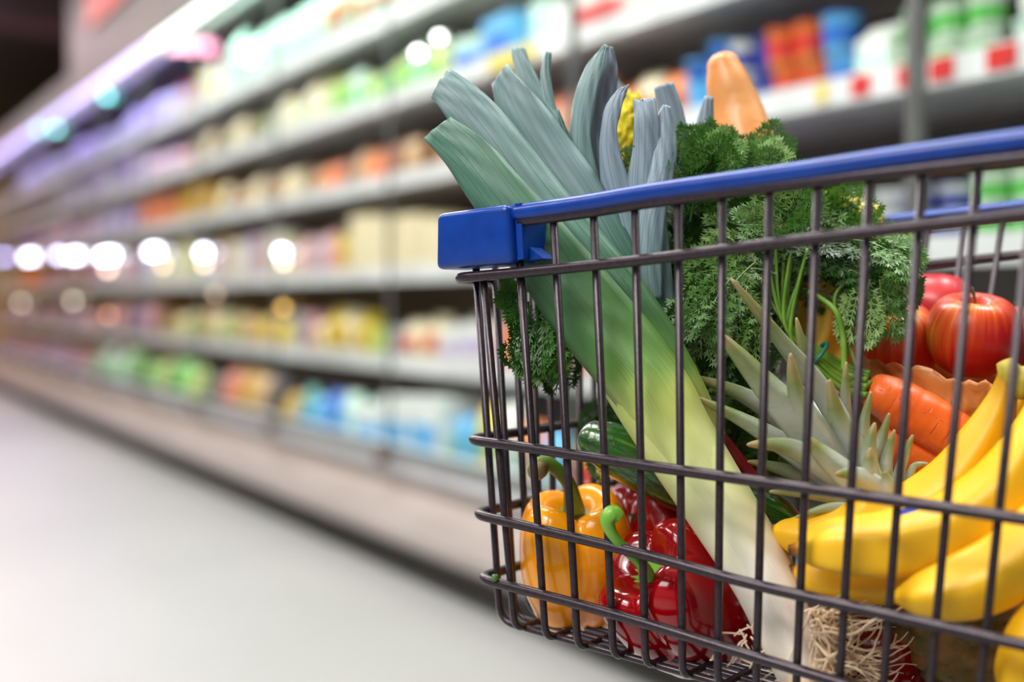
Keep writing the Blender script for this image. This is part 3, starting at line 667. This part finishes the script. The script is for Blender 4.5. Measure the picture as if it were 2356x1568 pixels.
# ---- cucumbers
def cucm():
    m, nt, p = newmat('cucumber_skin'); tc = N(nt, 'ShaderNodeTexCoord'); mp = N(nt, 'ShaderNodeMapping'); mp.inputs['Scale'].default_value = (16, 2.5, 1); nt.links.new(tc.outputs['UV'], mp.inputs[0])
    nz = N(nt, 'ShaderNodeTexNoise', Scale=1.2, Detail=4); nt.links.new(mp.outputs[0], nz.inputs['Vector'])
    nt.links.new(ramp(nt, nz.outputs['Fac'], [(.35, lin((20,56,14))), (.55, lin((42,92,24))), (.7, lin((96,146,60)))]), p.inputs['Base Color'])
    p.inputs['Roughness'].default_value = .25; p.inputs['Coat Weight'].default_value = .9; p.inputs['Coat Roughness'].default_value = .06
    nb = N(nt, 'ShaderNodeTexNoise', Scale=180.0, Detail=2); nt.links.new(tc.outputs['Object'], nb.inputs['Vector']); b = N(nt, 'ShaderNodeBump', Strength=.5, Distance=.0015); nt.links.new(nb.outputs['Fac'], b.inputs['Height']); nt.links.new(b.outputs[0], p.inputs['Normal']); return m
M['cuc'] = cucm()
tubething('cucumber', [(1366,1012,1.0,46),(1400,1026,1.0,58),(1480,1066,1.0,66),(1580,1118,1.005,64),(1700,1155,1.01,56),(1775,1180,1.01,48),(1815,1205,1.01,36)], M['cuc'], 'dark green wrapped cucumber lying behind the large leek stem', 'cucumber', shape=lambda a, q: 1+.022*math.sin(8*a))
tubething('rhubarb_stalk', [(1640,985,1.035,17),(1700,1060,1.03,17),(1760,1135,1.025,16),(1810,1200,1.02,15)], mat('rhubarb_skin', (182,40,62), (206,80,90), rough=.35, scale=30), 'thin pinkish red stalk just right of the large leek stem', 'rhubarb', n=12)

# ---- bananas
def banm():
    m, nt, p = newmat('banana_peel'); tc = N(nt, 'ShaderNodeTexCoord')
    nz = N(nt, 'ShaderNodeTexNoise', Scale=14.0, Detail=3); nt.links.new(tc.outputs['Object'], nz.inputs['Vector'])
    c1 = ramp(nt, nz.outputs['Fac'], [(.35, lin((244,184,10))), (.65, lin((248,198,36)))])
    sp = N(nt, 'ShaderNodeTexNoise', Scale=26.0, Detail=5, Roughness=.65); mp = N(nt, 'ShaderNodeMapping'); mp.inputs['Scale'].default_value = (1, 1, .4); nt.links.new(tc.outputs['Object'], mp.inputs[0]); nt.links.new(mp.outputs[0], sp.inputs['Vector'])
    f = ramp(nt, sp.outputs['Fac'], [(.66, (0,0,0,1)), (.74, (1,1,1,1))])
    mx = N(nt, 'ShaderNodeMixRGB'); nt.links.new(f, mx.inputs[0]); nt.links.new(c1, mx.inputs[1]); mx.inputs[2].default_value = lin((190,128,30))
    sep = N(nt, 'ShaderNodeSeparateXYZ'); nt.links.new(tc.outputs['UV'], sep.inputs[0])
    e = ramp(nt, sep.outputs['Y'], [(.0, lin((70,46,20))), (.03, lin((150,110,40))), (.05, (1,1,1,1)), (.84, (1,1,1,1)), (.95, lin((206,196,90))), (1, lin((150,120,50)))])
    m2 = N(nt, 'ShaderNodeMixRGB', blend_type='MULTIPLY'); m2.inputs[0].default_value = 1; nt.links.new(mx.outputs[0], m2.inputs[1]); nt.links.new(e, m2.inputs[2]); nt.links.new(m2.outputs[0], p.inputs['Base Color'])
    p.inputs['Roughness'].default_value = .42; p.inputs['Subsurface Weight'].default_value = .1; p.inputs['Subsurface Scale'].default_value = .008; return m
M['banana'] = banm()
bun = thing('banana_bunch', U(2250, 1400, .88), 'bunch of ripe yellow bananas in the right of the basket', 'bananas')
def banana(P, ph=0):
    S = spline(P, 6); pts = [U(a, b, c) for a, b, c, r_ in S]; rad = [r_*c/F for a, b, c, r_ in S]
    # blossom end
    d = (pts[0]-pts[1]).normalized(); r0 = rad[0]
    for k, q in ((.45,.8),(.75,.5),(.95,.32),(1.2,.28)): pts.insert(0, pts[0]+d*r0*.3); rad.insert(0, r0*q)
    mb = MB(); mb.tube(pts, rad, 30, True, None, lambda a, q: 1+.055*math.cos(5*(a+ph))+.012*math.cos(10*(a+ph)))
    return build('banana', mb, M['banana'], bun)
banana([(1800,1224,.915,30),(1850,1232,.91,50),(1950,1222,.905,62),(2080,1185,.90,66),(2190,1110,.895,64),(2265,1010,.89,54),(2305,920,.885,34),(2320,850,.88,18)], .2)
banana([(1868,1262,.86,44),(1930,1258,.855,66),(2040,1256,.85,77),(2170,1226,.845,82),(2290,1150,.84,82),(2370,1040,.84,66),(2400,930,.85,36),(2390,860,.86,20)], .5)
banana([(1850,1318,.90,30),(1890,1330,.895,44),(1980,1330,.89,56),(2100,1320,.885,60),(2230,1270,.88,60),(2350,1180,.88,50),(2410,1050,.88,30)], .9)
banana([(2075,1372,.83,24),(2120,1368,.825,50),(2210,1350,.82,74),(2310,1305,.815,80),(2410,1220,.81,76),(2480,1110,.82,50),(2490,1000,.83,24)], .1)
banana([(2340,1600,.80,40),(2350,1540,.80,58),(2390,1460,.80,66),(2450,1380,.80,62),(2500,1250,.81,40)], .4)
banana([(2170,1150,.93,40),(2250,1090,.925,56),(2320,1010,.92,54),(2370,920,.91,40),(2385,850,.90,22)], .7)
mb = MB(); mb.tube([U(2312,830,.88), U(2325,858,.88), U(2340,880,.88), U(2395,880,.875)], [.006,.009,.012,.012], 12); build('bunch_stem', mb, mat('banana_stem', (196,180,60), (150,130,40), rough=.6, scale=60), bun)
def sticker(P, mirror=0):
    mb = MB(); mb.add([U(*p) for p in P], [tuple(range(len(P)))]); return mb
b_ = build('fruit_label', sticker([(2062,1176,.826),(2090,1166,.827),(2130,1156,.827),(2140,1162,.8265),(2105,1176,.825),(2068,1186,.825)]), mat('sticker_blue', (70,90,200), rough=.4), bun, False, solid=.0005); tag(b_, 'blue oval sticker')

# ---- pineapple
def leafmat():
    m, nt, p = newmat('pineapple_leaf'); tc = N(nt, 'ShaderNodeTexCoord'); sep = N(nt, 'ShaderNodeSeparateXYZ'); nt.links.new(tc.outputs['UV'], sep.inputs[0])
    nz = N(nt, 'ShaderNodeTexNoise', Scale=30.0, Detail=4); nt.links.new(tc.outputs['Object'], nz.inputs['Vector'])
    ad = N(nt, 'ShaderNodeMath', operation='MULTIPLY_ADD'); nt.links.new(nz.outputs['Fac'], ad.inputs[0]); ad.inputs[1].default_value = .4; sc_ = N(nt, 'ShaderNodeMath', operation='MULTIPLY'); sc_.inputs[1].default_value = .72; nt.links.new(sep.outputs['Y'], sc_.inputs[0]); nt.links.new(sc_.outputs[0], ad.inputs[2])
    nt.links.new(ramp(nt, ad.outputs[0], [(.25, lin((186,194,190))), (.55, lin((168,176,160))), (.78, lin((122,136,78))), (.9, lin((170,150,104)))]), p.inputs['Base Color'])
    p.inputs['Roughness'].default_value = .45; b = N(nt, 'ShaderNodeBump', Strength=.3, Distance=.001); nb = N(nt, 'ShaderNodeTexNoise', Scale=400.0); nt.links.new(tc.outputs['Object'], nb.inputs['Vector']); nt.links.new(nb.outputs['Fac'], b.inputs['Height']); nt.links.new(b.outputs[0], p.inputs['Normal']); return m
M['pleaf'] = leafmat()
pine = thing('pineapple', U(2250, 1480, .98), 'pineapple lying under the bananas with its pale spiky crown pointing left', 'pineapple')
def pblade(P, hw, cu=.6, tw=0):
    """base -> tip, width tapers"""
    S = spline([p for p in P], 8); n = len(S); pts = [U(*s) for s in S]; rows = []; uvs = []
    for i, s_ in enumerate(S):
        t = i/(n-1); a = pts[max(i-1,0)]; b = pts[min(i+1,n-1)]; T = (b-a).normalized(); V = (CAM-pts[i]).normalized(); X = T.cross(V).normalized()
        X = Matrix.Rotation(tw*(1-.3*t), 3, T)@X; Nn = X.cross(T).normalized(); w_ = hw*s_[2]/F*(1-t**1.7)**.8*(.85+.15*math.sin(t*3))+.0002
        rows.append([pts[i]+X*(q*w_)+Nn*(w_*cu*(math.cos(q*1.57)-.6)) for q in (-1,-.8,-.5,-.2,0,.2,.5,.8,1)]); uvs.append([(q, t) for q in range(9)])
    mb = MB(); mb.grid(rows, False, uvs); build('crown_leaf', mb, M['pleaf'], pine, solid=.0013)
PB = [([(2010,1130,.95),(1900,920,.94),(1800,790,.93),(1682,640,.92)], 30), ([(1990,1140,.94),(1880,1010,.92),(1760,880,.91),(1652,762,.905)], 52),
 ([(2000,1140,.955),(1930,980,.95),(1860,850,.945),(1832,730,.94)], 26), ([(1970,1110,.93),(1900,1010,.915),(1840,920,.91),(1818,812,.905)], 38),
 ([(2010,1130,.935),(1960,1030,.92),(1925,960,.915),(1908,872,.91)], 34), ([(1985,1080,.96),(1955,990,.955),(1945,900,.95),(1947,832,.95)], 16),
 ([(2010,1130,.93),(1985,1040,.925),(1988,970,.92),(2004,900,.92)], 19), ([(2050,1140,.93),(2018,1070,.92),(2030,1010,.92),(2046,950,.92)], 20),
 ([(2030,1140,.915),(2000,1080,.91),(2000,1020,.905),(2013,972,.905)], 24), ([(2065,1140,.93),(2040,1090,.915),(2045,1040,.915),(2058,988,.915)], 18),
 ([(1900,1080,.97),(1800,970,.965),(1700,905,.96),(1580,862,.955)], 28), ([(1930,1110,.96),(1820,1030,.95),(1720,970,.945),(1600,912,.94)], 30),
 ([(1990,1150,.92),(1900,1080,.91),(1810,1028,.905),(1718,1022,.90)], 33), ([(2010,1155,.905),(1950,1090,.90),(1890,1040,.895),(1850,1000,.892)], 34),
 ([(2060,1160,.90),(2000,1110,.89),(1960,1090,.888),(1922,1090,.886)], 26), ([(2030,1155,.90),(2005,1110,.892),(2000,1070,.89),(2002,1030,.89)], 24),
 ([(2060,1160,.895),(2045,1130,.89),(2040,1105,.888),(2034,1085,.887)], 22), ([(2080,1150,.92),(2070,1095,.91),(2085,1040,.91),(2100,1000,.91)], 14),
 ([(2040,1180,.92),(1950,1150,.915),(1860,1135,.91),(1770,1130,.91)], 20), ([(2040,1190,.91),(1960,1170,.905),(1900,1168,.90),(1830,1190,.90)], 16),
 ([(2080,1140,.92),(2090,1100,.915),(2105,1070,.91),(2135,1066,.905)], 9), ([(2085,1150,.92),(2090,1120,.915),(2100,1105,.91),(2120,1125,.905)], 8),
 ([(1990,1170,.97),(1900,1120,.97),(1800,1080,.97),(1720,1060,.97)], 24)]
for k, (P, hw) in enumerate(PB): pblade(P, hw, .75, (.35 if k % 2 else -.3))
def pinebody():
    A = U(2050,1160,.955); B = U(2400,1640,.92); ax = (B-A).normalized(); L_ = (B-A).length; R_ = .052
    mb = MB(); rows = []; X = ax.orthogonal().normalized(); Y = ax.cross(X); NA = 96; NZ = 90
    for i in range(NZ+1):
        t = i/NZ; r_ = R_*(math.sin(math.pi*min(.96, .04+t*.93))**.42); rw = []
        for j in range(NA):
            a = 2*math.pi*j/NA; u = (a/(2*math.pi)*11+t*8); v = (-a/(2*math.pi)*11+t*8)
            k = (abs(math.sin(math.pi*u))*abs(math.sin(math.pi*v)))**.5
            rw.append(A+ax*(t*L_)+(X*math.cos(a)+Y*math.sin(a))*(r_+.006*k))
        rows.append(rw)
    mb.grid(rows, True, None, True, True); return mb
build('fruit_body', pinebody(), mat('pineapple_skin', (150,104,44), (96,84,36), rough=.6, scale=50, bump=.6), pine)

# ---- apples
def applem(name, yel):
    m, nt, p = newmat(name); tc = N(nt, 'ShaderNodeTexCoord')
    nz = N(nt, 'ShaderNodeTexNoise', Scale=1.0, Detail=4); mp = N(nt, 'ShaderNodeMapping'); mp.inputs['Scale'].default_value = (26, 2, 1); nt.links.new(tc.outputs['UV'], mp.inputs[0]); nt.links.new(mp.outputs[0], nz.inputs['Vector'])
    lo = N(nt, 'ShaderNodeTexNoise', Scale=9.0, Detail=1); nt.links.new(tc.outputs['Object'], lo.inputs['Vector'])
    ad = N(nt, 'ShaderNodeMath', operation='MULTIPLY_ADD'); nt.links.new(nz.outputs['Fac'], ad.inputs[0]); ad.inputs[1].default_value = .30; nt.links.new(lo.outputs['Fac'], ad.inputs[2])
    sep = N(nt, 'ShaderNodeSeparateXYZ'); nt.links.new(tc.outputs['UV'], sep.inputs[0])
    rr_ = ramp(nt, ad.outputs[0], [(.50+yel*.5, lin((226,160,50))), (.58+yel*.5, lin((214,84,34))), (.70+yel*.5, lin((184,24,20))), (.95, lin((160,8,22)))])
    top = ramp(nt, sep.outputs['Y'], [(.0, (1,1,1,1)), (.09, (1,1,1,1)), (.16, (0,0,0,1))])
    mx = N(nt, 'ShaderNodeMixRGB'); nt.links.new(top, mx.inputs[0]); nt.links.new(rr_, mx.inputs[1]); mx.inputs[2].default_value = lin((216,190,90)); nt.links.new(mx.outputs[0], p.inputs['Base Color'])
    p.inputs['Roughness'].default_value = .34; p.inputs['Coat Weight'].default_value = .12; return m
M['apple1'] = applem('apple_skin_red', .0); M['apple2'] = applem('apple_skin_yellow', .12); M['apple3'] = mat('apple_skin_pink', (190,22,44), (206,60,64), rough=.34, scale=40, coat=.1)
def apple(c, R_, rot, matl, label, stem=True):
    prof = spline([(0,.40),(.10,.44),(.22,.62),(.40,.78),(.62,.78),(.85,.58),(1.0,.18),(.98,-.22),(.82,-.58),(.58,-.80),(.36,-.88),(.2,-.84),(.08,-.74),(0,-.70)], 4)
    mb = MB(); rows = []; uvs = []; NA = 56
    for i, (r_, z) in enumerate(prof):
        rows.append([c+rot@Vector((r_*R_*(1+.025*math.cos(5*2*math.pi*j/NA)*(1 if z<0 else .5))*math.cos(2*math.pi*j/NA), r_*R_*(1+.03*math.sin(2*2*math.pi*j/NA))*math.sin(2*math.pi*j/NA), z*R_)) for j in range(NA)])
        uvs.append([(min(j/NA, 1-j/NA)*2, i/(len(prof)-1)) for j in range(NA)])
    mb.grid(rows, True, uvs)
    t = thing('apple', c+Vector((0,0,-R_*.85)), label, 'apple'); build('skin', mb, matl, t)
    if stem:
        mb = MB(); mb.tube([c+rot@Vector(q) for q in ((0,0,R_*.40),(.001,0,R_*.65),(.003,0,R_*.86),(.006,.001,R_*1.02))], [.0013,.0012,.0014,.002], 8); build('stalk', mb, mat('apple_stalk', (110,80,36), (80,56,30), rough=.7, scale=50), t)
apple(U(2238,768,1.04), .0372, rotto((.02,-.28,1), 2.4), M['apple1'], 'front red apple with a short stalk on top of the paper bag')
apple(U(2050,790,1.08), .040, rotto((-.1,-.35,1), .8), M['apple2'], 'red and yellow apple in the paper bag beside the carrot greens')
apple(U(2150,716,1.15), .037, rotto((.1,.2,1), 1), M['apple3'], 'pinkish red apple farthest back in the bag', False)
apple(U(2395,790,1.08), .037, rotto((.1,.2,1), 2), M['apple1'], 'red apple at the right edge of the photo', False)
# paper bag
M['paper'] = mat('brown_paper', (196,122,62), (176,102,50), rough=.42, scale=12, spec=.35, bump=.15)
def bag():
    c = U(2170, 872, 1.065); mb = MB(); rows = []; uvs = []; NA = 110; NZ = 34
    rim = {0:.0}
    for i in range(NZ+1):
        t = i/NZ; rw = []
        for j in range(NA):
            a = 2*math.pi*j/NA; d = Vector((math.cos(a), math.sin(a), 0))
            # crumples: ridged noise, sharp folds
            q = Vector((d.x*2.2, d.y*2.2, t*2.6)); cr = noise.noise(q)*.9; rg = 1-abs(noise.noise(q*1.9+Vector((5,1,2))))*2.2
            r1 = .092*(1-.20*t); r2 = .070*(1-.10*t)
            fz = noise.noise(Vector((d.x*4.5, d.y*4.5, t*7+9))); k = 1+.09*cr+.10*rg+.05*(1-2*abs(fz))
            top = .012-.018*d.x+.012*noise.noise(Vector((d.x*1.8+3, d.y*1.8, 1)))++.012*noise.noise(Vector((d.x*4.1, d.y*4.1, 4)))+.006*noise.noise(Vector((d.x*13, d.y*13, 4)))
            z = lerp(top, -.115, t)
            p_ = RV*(d.x*r1*k)+WV*(d.y*r2*k)
            rw.append(c+p_+Vector((0,0,z)))
        rows.append(rw)
    mb.grid(rows, True, None, False, True); return mb
o = build('paper_bag', bag(), M['paper'], solid=.0006); tag(o, 'open crumpled brown paper bag holding the apples', 'paper bag')

# ---- carrots with greens
M['carrot'] = mat('carrot_skin', (232,96,26), (244,118,40), rough=.4, scale=18, stretch=(1,1,1), bump=.25, bscale=90, sss=.15)
def carrotbump(m):
    nt = m.node_tree; p = nt.nodes['Principled BSDF']; tc = N(nt, 'ShaderNodeTexCoord'); mp = N(nt, 'ShaderNodeMapping'); mp.inputs['Scale'].default_value = (2.2, 34, 1); nt.links.new(tc.outputs['UV'], mp.inputs[0])
    nz = N(nt, 'ShaderNodeTexNoise', Scale=1.0, Detail=3); nt.links.new(mp.outputs[0], nz.inputs['Vector']); r_ = ramp(nt, nz.outputs['Fac'], [(.30, (0,0,0,1)), (.40, (1,1,1,1))])
    b = N(nt, 'ShaderNodeBump', Strength=.7, Distance=.0012); nt.links.new(r_, b.inputs['Height']); nt.links.new(b.outputs[0], p.inputs['Normal'])
    old = p.inputs['Base Color'].links[0].from_socket; mx = N(nt, 'ShaderNodeMixRGB'); nt.links.new(r_, mx.inputs[0]); mx.inputs[1].default_value = lin((206,82,24)); nt.links.new(old, mx.inputs[2]); nt.links.new(mx.outputs[0], p.inputs['Base Color'])
carrotbump(M['carrot'])
def paperbump(m):
    nt = m.node_tree; p = nt.nodes['Principled BSDF']; tc = N(nt, 'ShaderNodeTexCoord'); nz = N(nt, 'ShaderNodeTexNoise', Scale=14.0, Detail=1); nt.links.new(tc.outputs['Object'], nz.inputs['Vector'])
    mxv = N(nt, 'ShaderNodeMixRGB'); mxv.inputs[0].default_value = .12; nt.links.new(tc.outputs['Object'], mxv.inputs[1]); nt.links.new(nz.outputs['Color'], mxv.inputs[2])
    vo = N(nt, 'ShaderNodeTexVoronoi', Scale=34.0, feature='DISTANCE_TO_EDGE'); nt.links.new(mxv.outputs[0], vo.inputs['Vector'])
    b = N(nt, 'ShaderNodeBump', Strength=.9, Distance=.006); nt.links.new(vo.outputs['Distance'], b.inputs['Height']); nt.links.new(b.outputs[0], p.inputs['Normal'])
paperbump(M['paper'])
bunch = thing('carrot_bunch', U(2080, 1060, 1.0), 'bunch of orange carrots tied together with a big mass of feathery green tops', 'carrots')
def carrot(P, seed):
    S = spline(P, 14); pts = [U(a, b, c) for a, b, c, r_ in S]; rr_ = random.Random(seed); rad = [r_*c/F*(1-(.018 if rr_.random() < .2 else 0)) for a, b, c, r_ in S]
    d = (pts[0]-pts[1]).normalized(); r0 = rad[0]
    for k, q in ((.2,.93),(.2,.8),(.14,.55),(.05,.25)): pts.insert(0, pts[0]+d*r0*k); rad.insert(0, r0*q)
    mb = MB(); mb.tube(pts, rad, 28, True, None, lambda a, q: 1+.02*math.sin(3*a+q*9)+.012*math.sin(7*a+q*30)); return build('carrot', mb, M['carrot'], bunch)
carrot([(2018,902,1.0,46),(2070,930,1.0,58),(2150,975,.995,60),(2250,1040,.99,56),(2350,1120,.985,42),(2430,1190,.98,20)], 1)
carrot([(2040,1015,1.01,44),(2100,1045,1.01,52),(2180,1090,1.005,50),(2290,1160,1.0,36),(2380,1220,1.0,14)], 2)
carrot([(2000,975,1.05,36),(2080,1010,1.05,44),(2200,1080,1.05,40),(2320,1160,1.04,24)], 3)
M['cstem'] = mat('carrot_stem', (96,146,42), (134,176,70), rough=.4, scale=40)
def frondm(name, a, b, c):
    m, nt, p = newmat(name); tc = N(nt, 'ShaderNodeTexCoord'); sep = N(nt, 'ShaderNodeSeparateXYZ'); nt.links.new(tc.outputs['UV'], sep.inputs[0])
    nt.links.new(ramp(nt, sep.outputs['X'], [(0, lin(a)), (.5, lin(b)), (1, lin(c))]), p.inputs['Base Color'])
    p.inputs['Roughness'].default_value = .4; p.inputs['Specular IOR Level'].default_value = .5; return m
M['frond'] = frondm('carrot_frond', (22,60,10), (50,98,20), (92,138,40))
M['frond2'] = frondm('carrot_frond_pale', (66,110,40), (96,138,64), (128,160,90))
rs = random.Random(21)
mb = MB()
def stemto(P, r0=.0022, r1=.001):
    S = spline(P, 7); n = len(S); mb.tube([U(*s) for s in S], [lerp(r0, r1, i/n) for i in range(n)], 7)
for k in range(22):
    a = rs.uniform(-1, 1); b = rs.uniform(0, 1)
    stemto([(1998+rs.uniform(-6,6), 888+a*34, 1.0+rs.uniform(-.01,.015)), (1940+rs.uniform(-8,8), 868+a*34, .995+b*.02), (1870, 812+a*24, .99+b*.02), (1800+a*20, 735+a*30, .985+b*.04), (1770+a*90+rs.uniform(-30,30), 600+rs.uniform(-60,60), .98+b*.1)], .0026, .0012)
stemto([(1942,852,.985),(1940,780,.985),(1925,720,.985),(1895,690,.99),(1860,670,.995)], .0026, .0018)
stemto([(1975,850,.99),(1920,700,1.0),(1960,640,1.0),(2040,600,1.0)], .002, .0012)
build('leaf_stems', mb, M['cstem'], bunch)
mb = MB(); P = []
for k in range(25):
    a = 2*math.pi*k/24; c_ = U(1878, 818, 1.0); ax = (U(1940,868,1.0)-U(1870,812,1.0)).normalized(); X = ax.orthogonal().normalized(); Y = ax.cross(X); P.append(c_+(X*math.cos(a)*.0125+Y*math.sin(a)*.0125))
mb.tube(P, .0016, 6); build('tie_band', mb, mat('teal_band', (20,120,110), rough=.4), bunch)
def frond(mb, P0, D, Nn, L_, droop, rn, dens=10):
    """bipinnate feathery leaf: axis from P0 along D, blade normal Nn"""
    D = D.normalized(); X = D.cross(Nn).normalized(); Nn = X.cross(D).normalized()
    n = dens; pts = []; p_ = P0.copy(); d = D.copy()
    for i in range(n+1):
        pts.append(p_.copy()); d = (d+Vector((0,0,-1))*droop/n+X*rn.uniform(-.05,.05)).normalized(); p_ = p_+d*(L_/n)
    mb.tube(pts, [lerp(.0009, .0003, i/n) for i in range(n+1)], 4, False)
    cv = rn.random()
    def leaflet(b, dr, nn, ln, wd):
        """three narrow pointed lobes"""
        sx = dr.cross(nn).normalized()
        for k, an_, l_ in ((0, 0, 1.0), (1, .62, .68), (2, -.62, .68)):
            q = b if k == 0 else b+dr*ln*.30
            d2 = (dr*math.cos(an_)+sx*math.sin(an_)+nn*rn.uniform(-.12,.12)).normalized(); s2_ = d2.cross(nn).normalized()*wd
            mb.add([q, q+d2*ln*l_*.55+s2_, q+d2*ln*l_, q+d2*ln*l_*.55-s2_], [(0,1,2,3)], [(cv, 0)]*4)
    for i in range(2, n+1):
        t = i/n; T = (pts[i]-pts[i-1]).normalized(); Xl = T.cross(Nn).normalized(); Nl = Xl.cross(T)
        pl = L_*.42*math.sin(math.pi*min(1, .18+.82*(1-t)))**.8*(1.05-t*.45)+.004
        for sg in (-1, 1):
            pd = (T*.75+Xl*sg*.85+Nl*rn.uniform(-.15,.35)).normalized(); m_ = max(2, int(pl/.0062)); b = pts[i]
            for j in range(1, m_+1):
                q = b+pd*(pl*j/m_)+Vector((0,0,-1))*(droop*.12*pl*(j/m_)**2); s2 = pd.cross(Nl).normalized(); ll = lerp(.0105, .0065, j/m_)*rn.uniform(.8, 1.2)
                for s3 in (-1, 1):
                    dr = (pd*.8+s2*s3*.75+Nl*rn.uniform(-.2,.3)).normalized(); leaflet(q, dr, Nl, ll*1.1, ll*.085)
            leaflet(b+pd*pl, pd, Nl, .009, .0011)
            mb.add([b, b+Nl*.0005, b+pd*pl], [(0,1,2)]) 
            mb.add([b-s2*.00035, b+s2*.00035, b+pd*pl], [(0,1,2)])
    leaflet(pts[-1], (pts[-1]-pts[-2]).normalized(), Nn, .010, .0012)
def fronds(spec, name, matl, seed, par, label=None):
    rn = random.Random(seed); mb = MB()
    for (x0, y0, x1, y1, z0, z1, cnt, ang, spread, ln, dr) in spec:
        for k in range(cnt):
            px = rn.uniform(x0, x1); py = rn.uniform(y0, y1); d = rn.uniform(z0, z1); a = R(ang+rn.uniform(-spread, spread))
            D = Vector((math.cos(a), rn.uniform(-.5, .3), math.sin(a))); Nn = Vector((rn.uniform(-.8,.8), -1, rn.uniform(-.3,1.1)))
            frond(mb, U(px, py, d), D, Nn, ln*rn.uniform(.75, 1.2), dr, rn)
    o = build(name, mb, matl, par, smooth=False); tag(o, label, kind='stuff'); return o
# x0 y0 x1 y1 (base region) depth range, count, direction deg (0=right,90=up), spread, length, droop
fronds([(1590,450,1760,570,1.0,1.10,12,110,35,.05,.4), (1560,480,1700,700,.99,1.08,16,140,60,.055,.8), (1620,560,1800,720,.98,1.06,18,200,60,.055,1.0),
        (1600,640,1760,800,.98,1.06,14,230,45,.05,1.0), (1740,530,1890,650,.98,1.08,20,75,50,.05,.6), (1830,520,1950,620,.99,1.08,15,10,45,.045,.9),
        (1680,540,1880,720,1.02,1.12,34,100,110,.055,.7), (1620,560,1800,860,1.05,1.12,26,200,120,.06,.7), (1540,560,1700,800,1.06,1.14,18,200,80,.055,.8), (1560,700,1680,840,.99,1.08,8,240,40,.045,.8)], 'leafy_tops', M['frond'], 5, bunch)
fronds([(1560,420,1640,500,1.0,1.06,6,95,30,.045,.3), (1680,400,1740,440,.99,1.04,6,50,40,.034,.4), (1600,620,1720,720,.965,.99,9,240,50,.045,.8), (1930,540,2010,600,.97,1.04,13,-40,50,.042,1.0),
        (1990,630,2040,660,.96,1.0,4,-100,20,.034,.8), (1560,400,1700,470,1.0,1.06,6,150,60,.04,.6), (1720,520,1900,640,.96,.99,8,120,100,.045,.6)], 'leafy_tops', M['frond2'], 9, bunch)
# sprigs of another bunch hanging at the basket front
sprig = thing('parsley_sprig', U(1260, 840, .99), 'feathery green sprig hanging behind the wires left of the large leek', 'herb')
fronds([(1215,690,1270,720,.975,.995,7,-95,22,.042,.5), (1230,680,1290,760,.99,1.0,4,-70,25,.04,.5), (1205,690,1225,710,.975,.98,2,170,20,.012,.3)], 'foliage', M['frond'], 31, sprig)
sprig2 = thing('parsley_sprig', U(1430, 980, 1.06), 'feathery green sprig behind the large leek, above the cucumber', 'herb')
fronds([(1385,880,1440,930,1.05,1.08,9,-80,40,.045,.5), (1420,900,1520,960,1.06,1.1,8,-60,40,.045,.5)], 'foliage', M['frond'], 33, sprig2)
sprig3 = thing('parsley_sprig', U(1700, 1090, 1.06), 'dark feathery sprig between the leek stem and the pineapple leaves', 'herb')
fronds([(1640,880,1760,1010,1.05,1.10,16,-70,50,.05,.5), (1450,1150,1500,1160,1.04,1.06,3,-60,30,.02,.3)], 'foliage', M['frond'], 35, sprig3)
# yellow packet behind the greens
M['ypack'] = mat('yellow_packet', (246,222,120), (240,206,84), rough=.45, scale=14)
mb = MB(); A = [(1870,425,1.19),(1990,470,1.15),(1988,840,1.15),(1850,860,1.19)]
vs = [U(*p) for p in A]; vs += [v+WV*.05 for v in vs]; mb.add(vs, [(0,1,2,3),(7,6,5,4),(0,4,5,1),(1,5,6,2),(2,6,7,3),(3,7,4,0)])
o = build('cheese_packet', mb, M['ypack'], smooth=False, bevel=.003); tag(o, 'pale yellow packet standing behind the carrot greens', 'packet')
mb = MB()
rows = []
for i in range(18):
    t = i/17; rows.append([U(lerp(1830, 1945, j/15)+8*math.sin(t*5), lerp(640, 850, t), 1.05+.004*math.sin(j*.9+t*4)+.008*math.sin(j*.45+2*t)) for j in range(16)])
mb.grid(rows); o = build('yellow_cloth_bag', mb, mat('yellow_bag', (250,206,84), (244,190,60), rough=.5, scale=20), solid=.003); tag(o, 'folded deep yellow bag behind the pineapple leaves and carrot stems', 'bag')
# crumb on the lowest ring
o = blob('leaf_crumb', PN(1150,1326)-WV*.006, (.003,.003,.003), M['frond2'], .5, 3, 1, 20); tag(o, 'tiny green leaf crumb on the lowest front wire', 'leaf')
